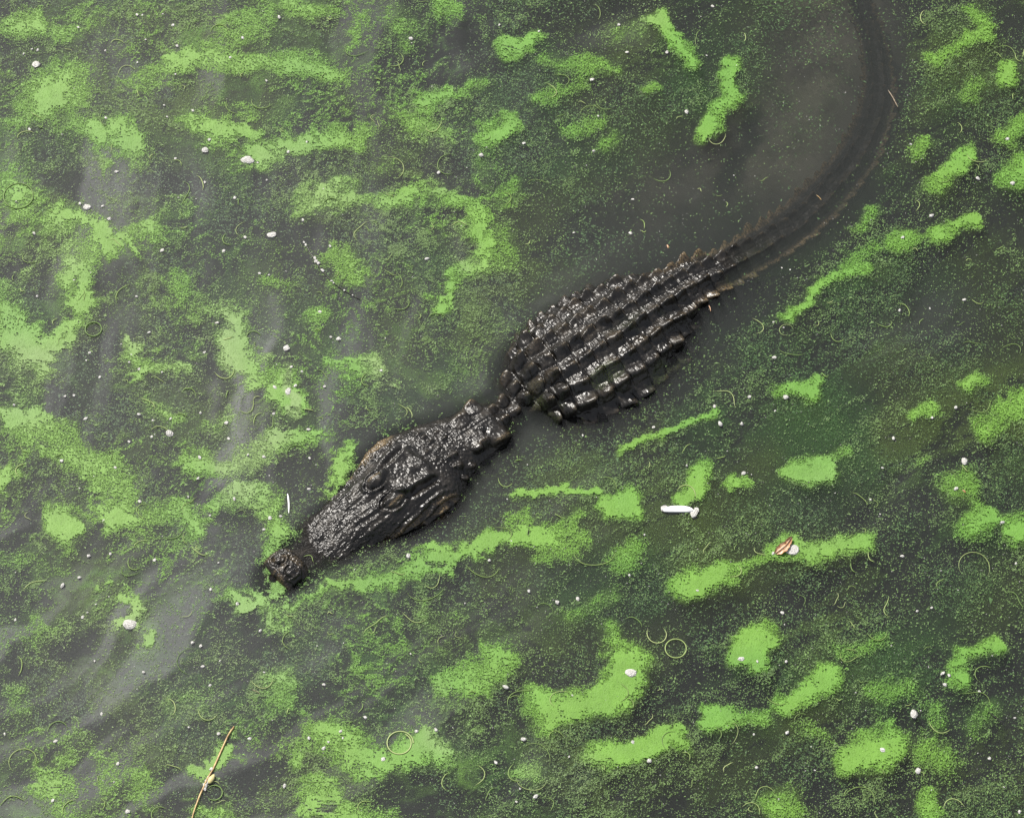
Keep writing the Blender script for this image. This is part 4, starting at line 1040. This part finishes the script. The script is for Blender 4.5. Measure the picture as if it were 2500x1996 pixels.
body = obj("scrap_body", mesh_np("scrap_body", vs, fs), M_WHITE, root)
for k, (u, v, r, asp) in enumerate(((1693, 1254, 10, .85), (1622, 1242, 9, .95), (1701, 1243, 7, .8))):
    f_ = obj("foam_end", foam_mesh(640 + k, r * MM, (18, 10), .22, .34, asp), M_FOAM, root); f_.location = at(u, v, .0012) - np.array(root.location)

# brown curled leaf on an algae raft
mid = catmull(np.array([[*at(u, v)[:2], z] for u, v, z in ((1892, 1352, .002), (1905, 1345, .006), (1918, 1335, .007), (1926, 1324, .006), (1933, 1315, .010))]), 5)
wv = np.interp(np.linspace(0, 1, len(mid)), [0, .15, .4, .6, .8, 1], [3, 10, 12, 8, 7, .6]) * MM
td = np.gradient(mid[:, :2], axis=0); td /= np.linalg.norm(td, axis=1)[:, None]; nd = np.stack([td[:, 1], -td[:, 0]], -1)
def leaf_half(sgn):
    rows = []
    for k in range(5):
        f = k / 4
        lift = .0022 * (f ** 2) * (1 if sgn < 0 else .35) - .002 * math.sin(f * 3.1)
        w = wv * f * (1 + .10 * np.sin(np.arange(len(mid)) * 1.9))
        rows.append(np.column_stack([mid[:, :2] + sgn * nd * w[:, None], mid[:, 2] + lift + .0005 * np.sin(np.arange(len(mid)) * 2.3 + k)]))
    vs = np.stack(rows, 1).reshape(-1, 3); n = len(mid)
    vs = np.vstack([vs, vs - [0, 0, .0006]]); m_ = n * 5
    fs = [(j * 5 + i, j * 5 + i + 1, (j + 1) * 5 + i + 1, (j + 1) * 5 + i) for j in range(n - 1) for i in range(4)]
    fs += [tuple(m_ + q for q in f[::-1]) for f in fs]
    return vs, np.array(fs)
root = bpy.data.objects.new("brown_leaf", None); COL.objects.link(root); root.location = mid[len(mid) // 2]
tag(root, "curled reddish brown dead leaf lying on a green algae raft", "leaf")
for sgn in (-1, 1):
    vs, fs = leaf_half(sgn)
    obj("leaf_blade", mesh_np("leaf_blade", vs - np.array(root.location), fs), M_LEAF, root)
vs, fs = tube(mid + [0, 0, .0002] - np.array(root.location), np.full(len(mid), .0007), 5)
obj("midrib", mesh_np("midrib", vs, fs), M_STEM, root)
o = obj("foam_patch", foam_mesh(700, 14 * MM, (20, 9), .15, .12, 1.2), M_FOAM, None, at(1934, 1342, .0012)); tag(o, "flat frothy foam patch beside the brown leaf", "foam")
o = obj("foam_clump", foam_mesh(701, 5 * MM, (12, 7), .6, .12, .8), M_FOAM, None, at(1888, 1351, .0012)); tag(o, "white foam clump at the stalk end of the brown leaf", "foam")

# short sticks and slivers
for (u0, v0, u1, v1, r, mat, nm, lab, cat) in (
    (2168, 220, 2193, 262, 1.8, M_STEM, "stick", "short brown stick afloat over the sunken tail", "stick"),
    (1993, 476, 2006, 488, 1.0, M_TWIG, "stick", "tiny pale splinter over the base of the tail", "stick"),
    (702, 1205, 706, 1252, 2.2, M_WHITE, "white_sliver", "thin white upright sliver beside a green algae tongue", "sliver"),
    (1225, 110, 1275, 124, 1.0, M_DARK, "stick", "thin dark stick under a bright algae patch", "stick"),
    (615, 1682, 636, 1692, .9, M_STEM, "stick", "small reddish splinter below a curved filament", "stick"),
    (123, 1922, 150, 1920, 1.1, M_DARK, "stick", "small dark stick on a pale algae patch", "stick"),
    (2410, 1735, 2452, 1768, 1.3, M_DARK, "stick", "bent dark stalk joined to a curved filament", "stick"),
    (1628, 598, 1632, 606, 2.5, M_LEAF, "leaf_scrap", "small orange leaf scrap just above the ridged back", "leaf scrap"),
    (1730, 745, 1736, 760, 1.2, M_LEAF, "leaf_scrap", "thin orange leaf scrap beside the right flank", "leaf scrap"),
    (2350, 1196, 2358, 1202, 2.2, M_LEAF, "leaf_scrap", "tiny brown leaf scrap on speckled algae", "leaf scrap")):
    a, b = at(u0, v0, .0014), at(u1, v1, .0014)
    tt = np.linspace(0, 1, 7)[:, None]
    pts = a * (1 - tt) + b * tt + np.array([0, 0, 0])
    pts[:, 0] += .0009 * np.sin(tt[:, 0] * 4)
    vs, fs = tube(pts, r * MM * np.array([.5, .9, 1, 1, .95, .8, .3]), 6, .7)
    tag(obj(nm, mesh_np(nm, vs, fs), mat), lab, cat)
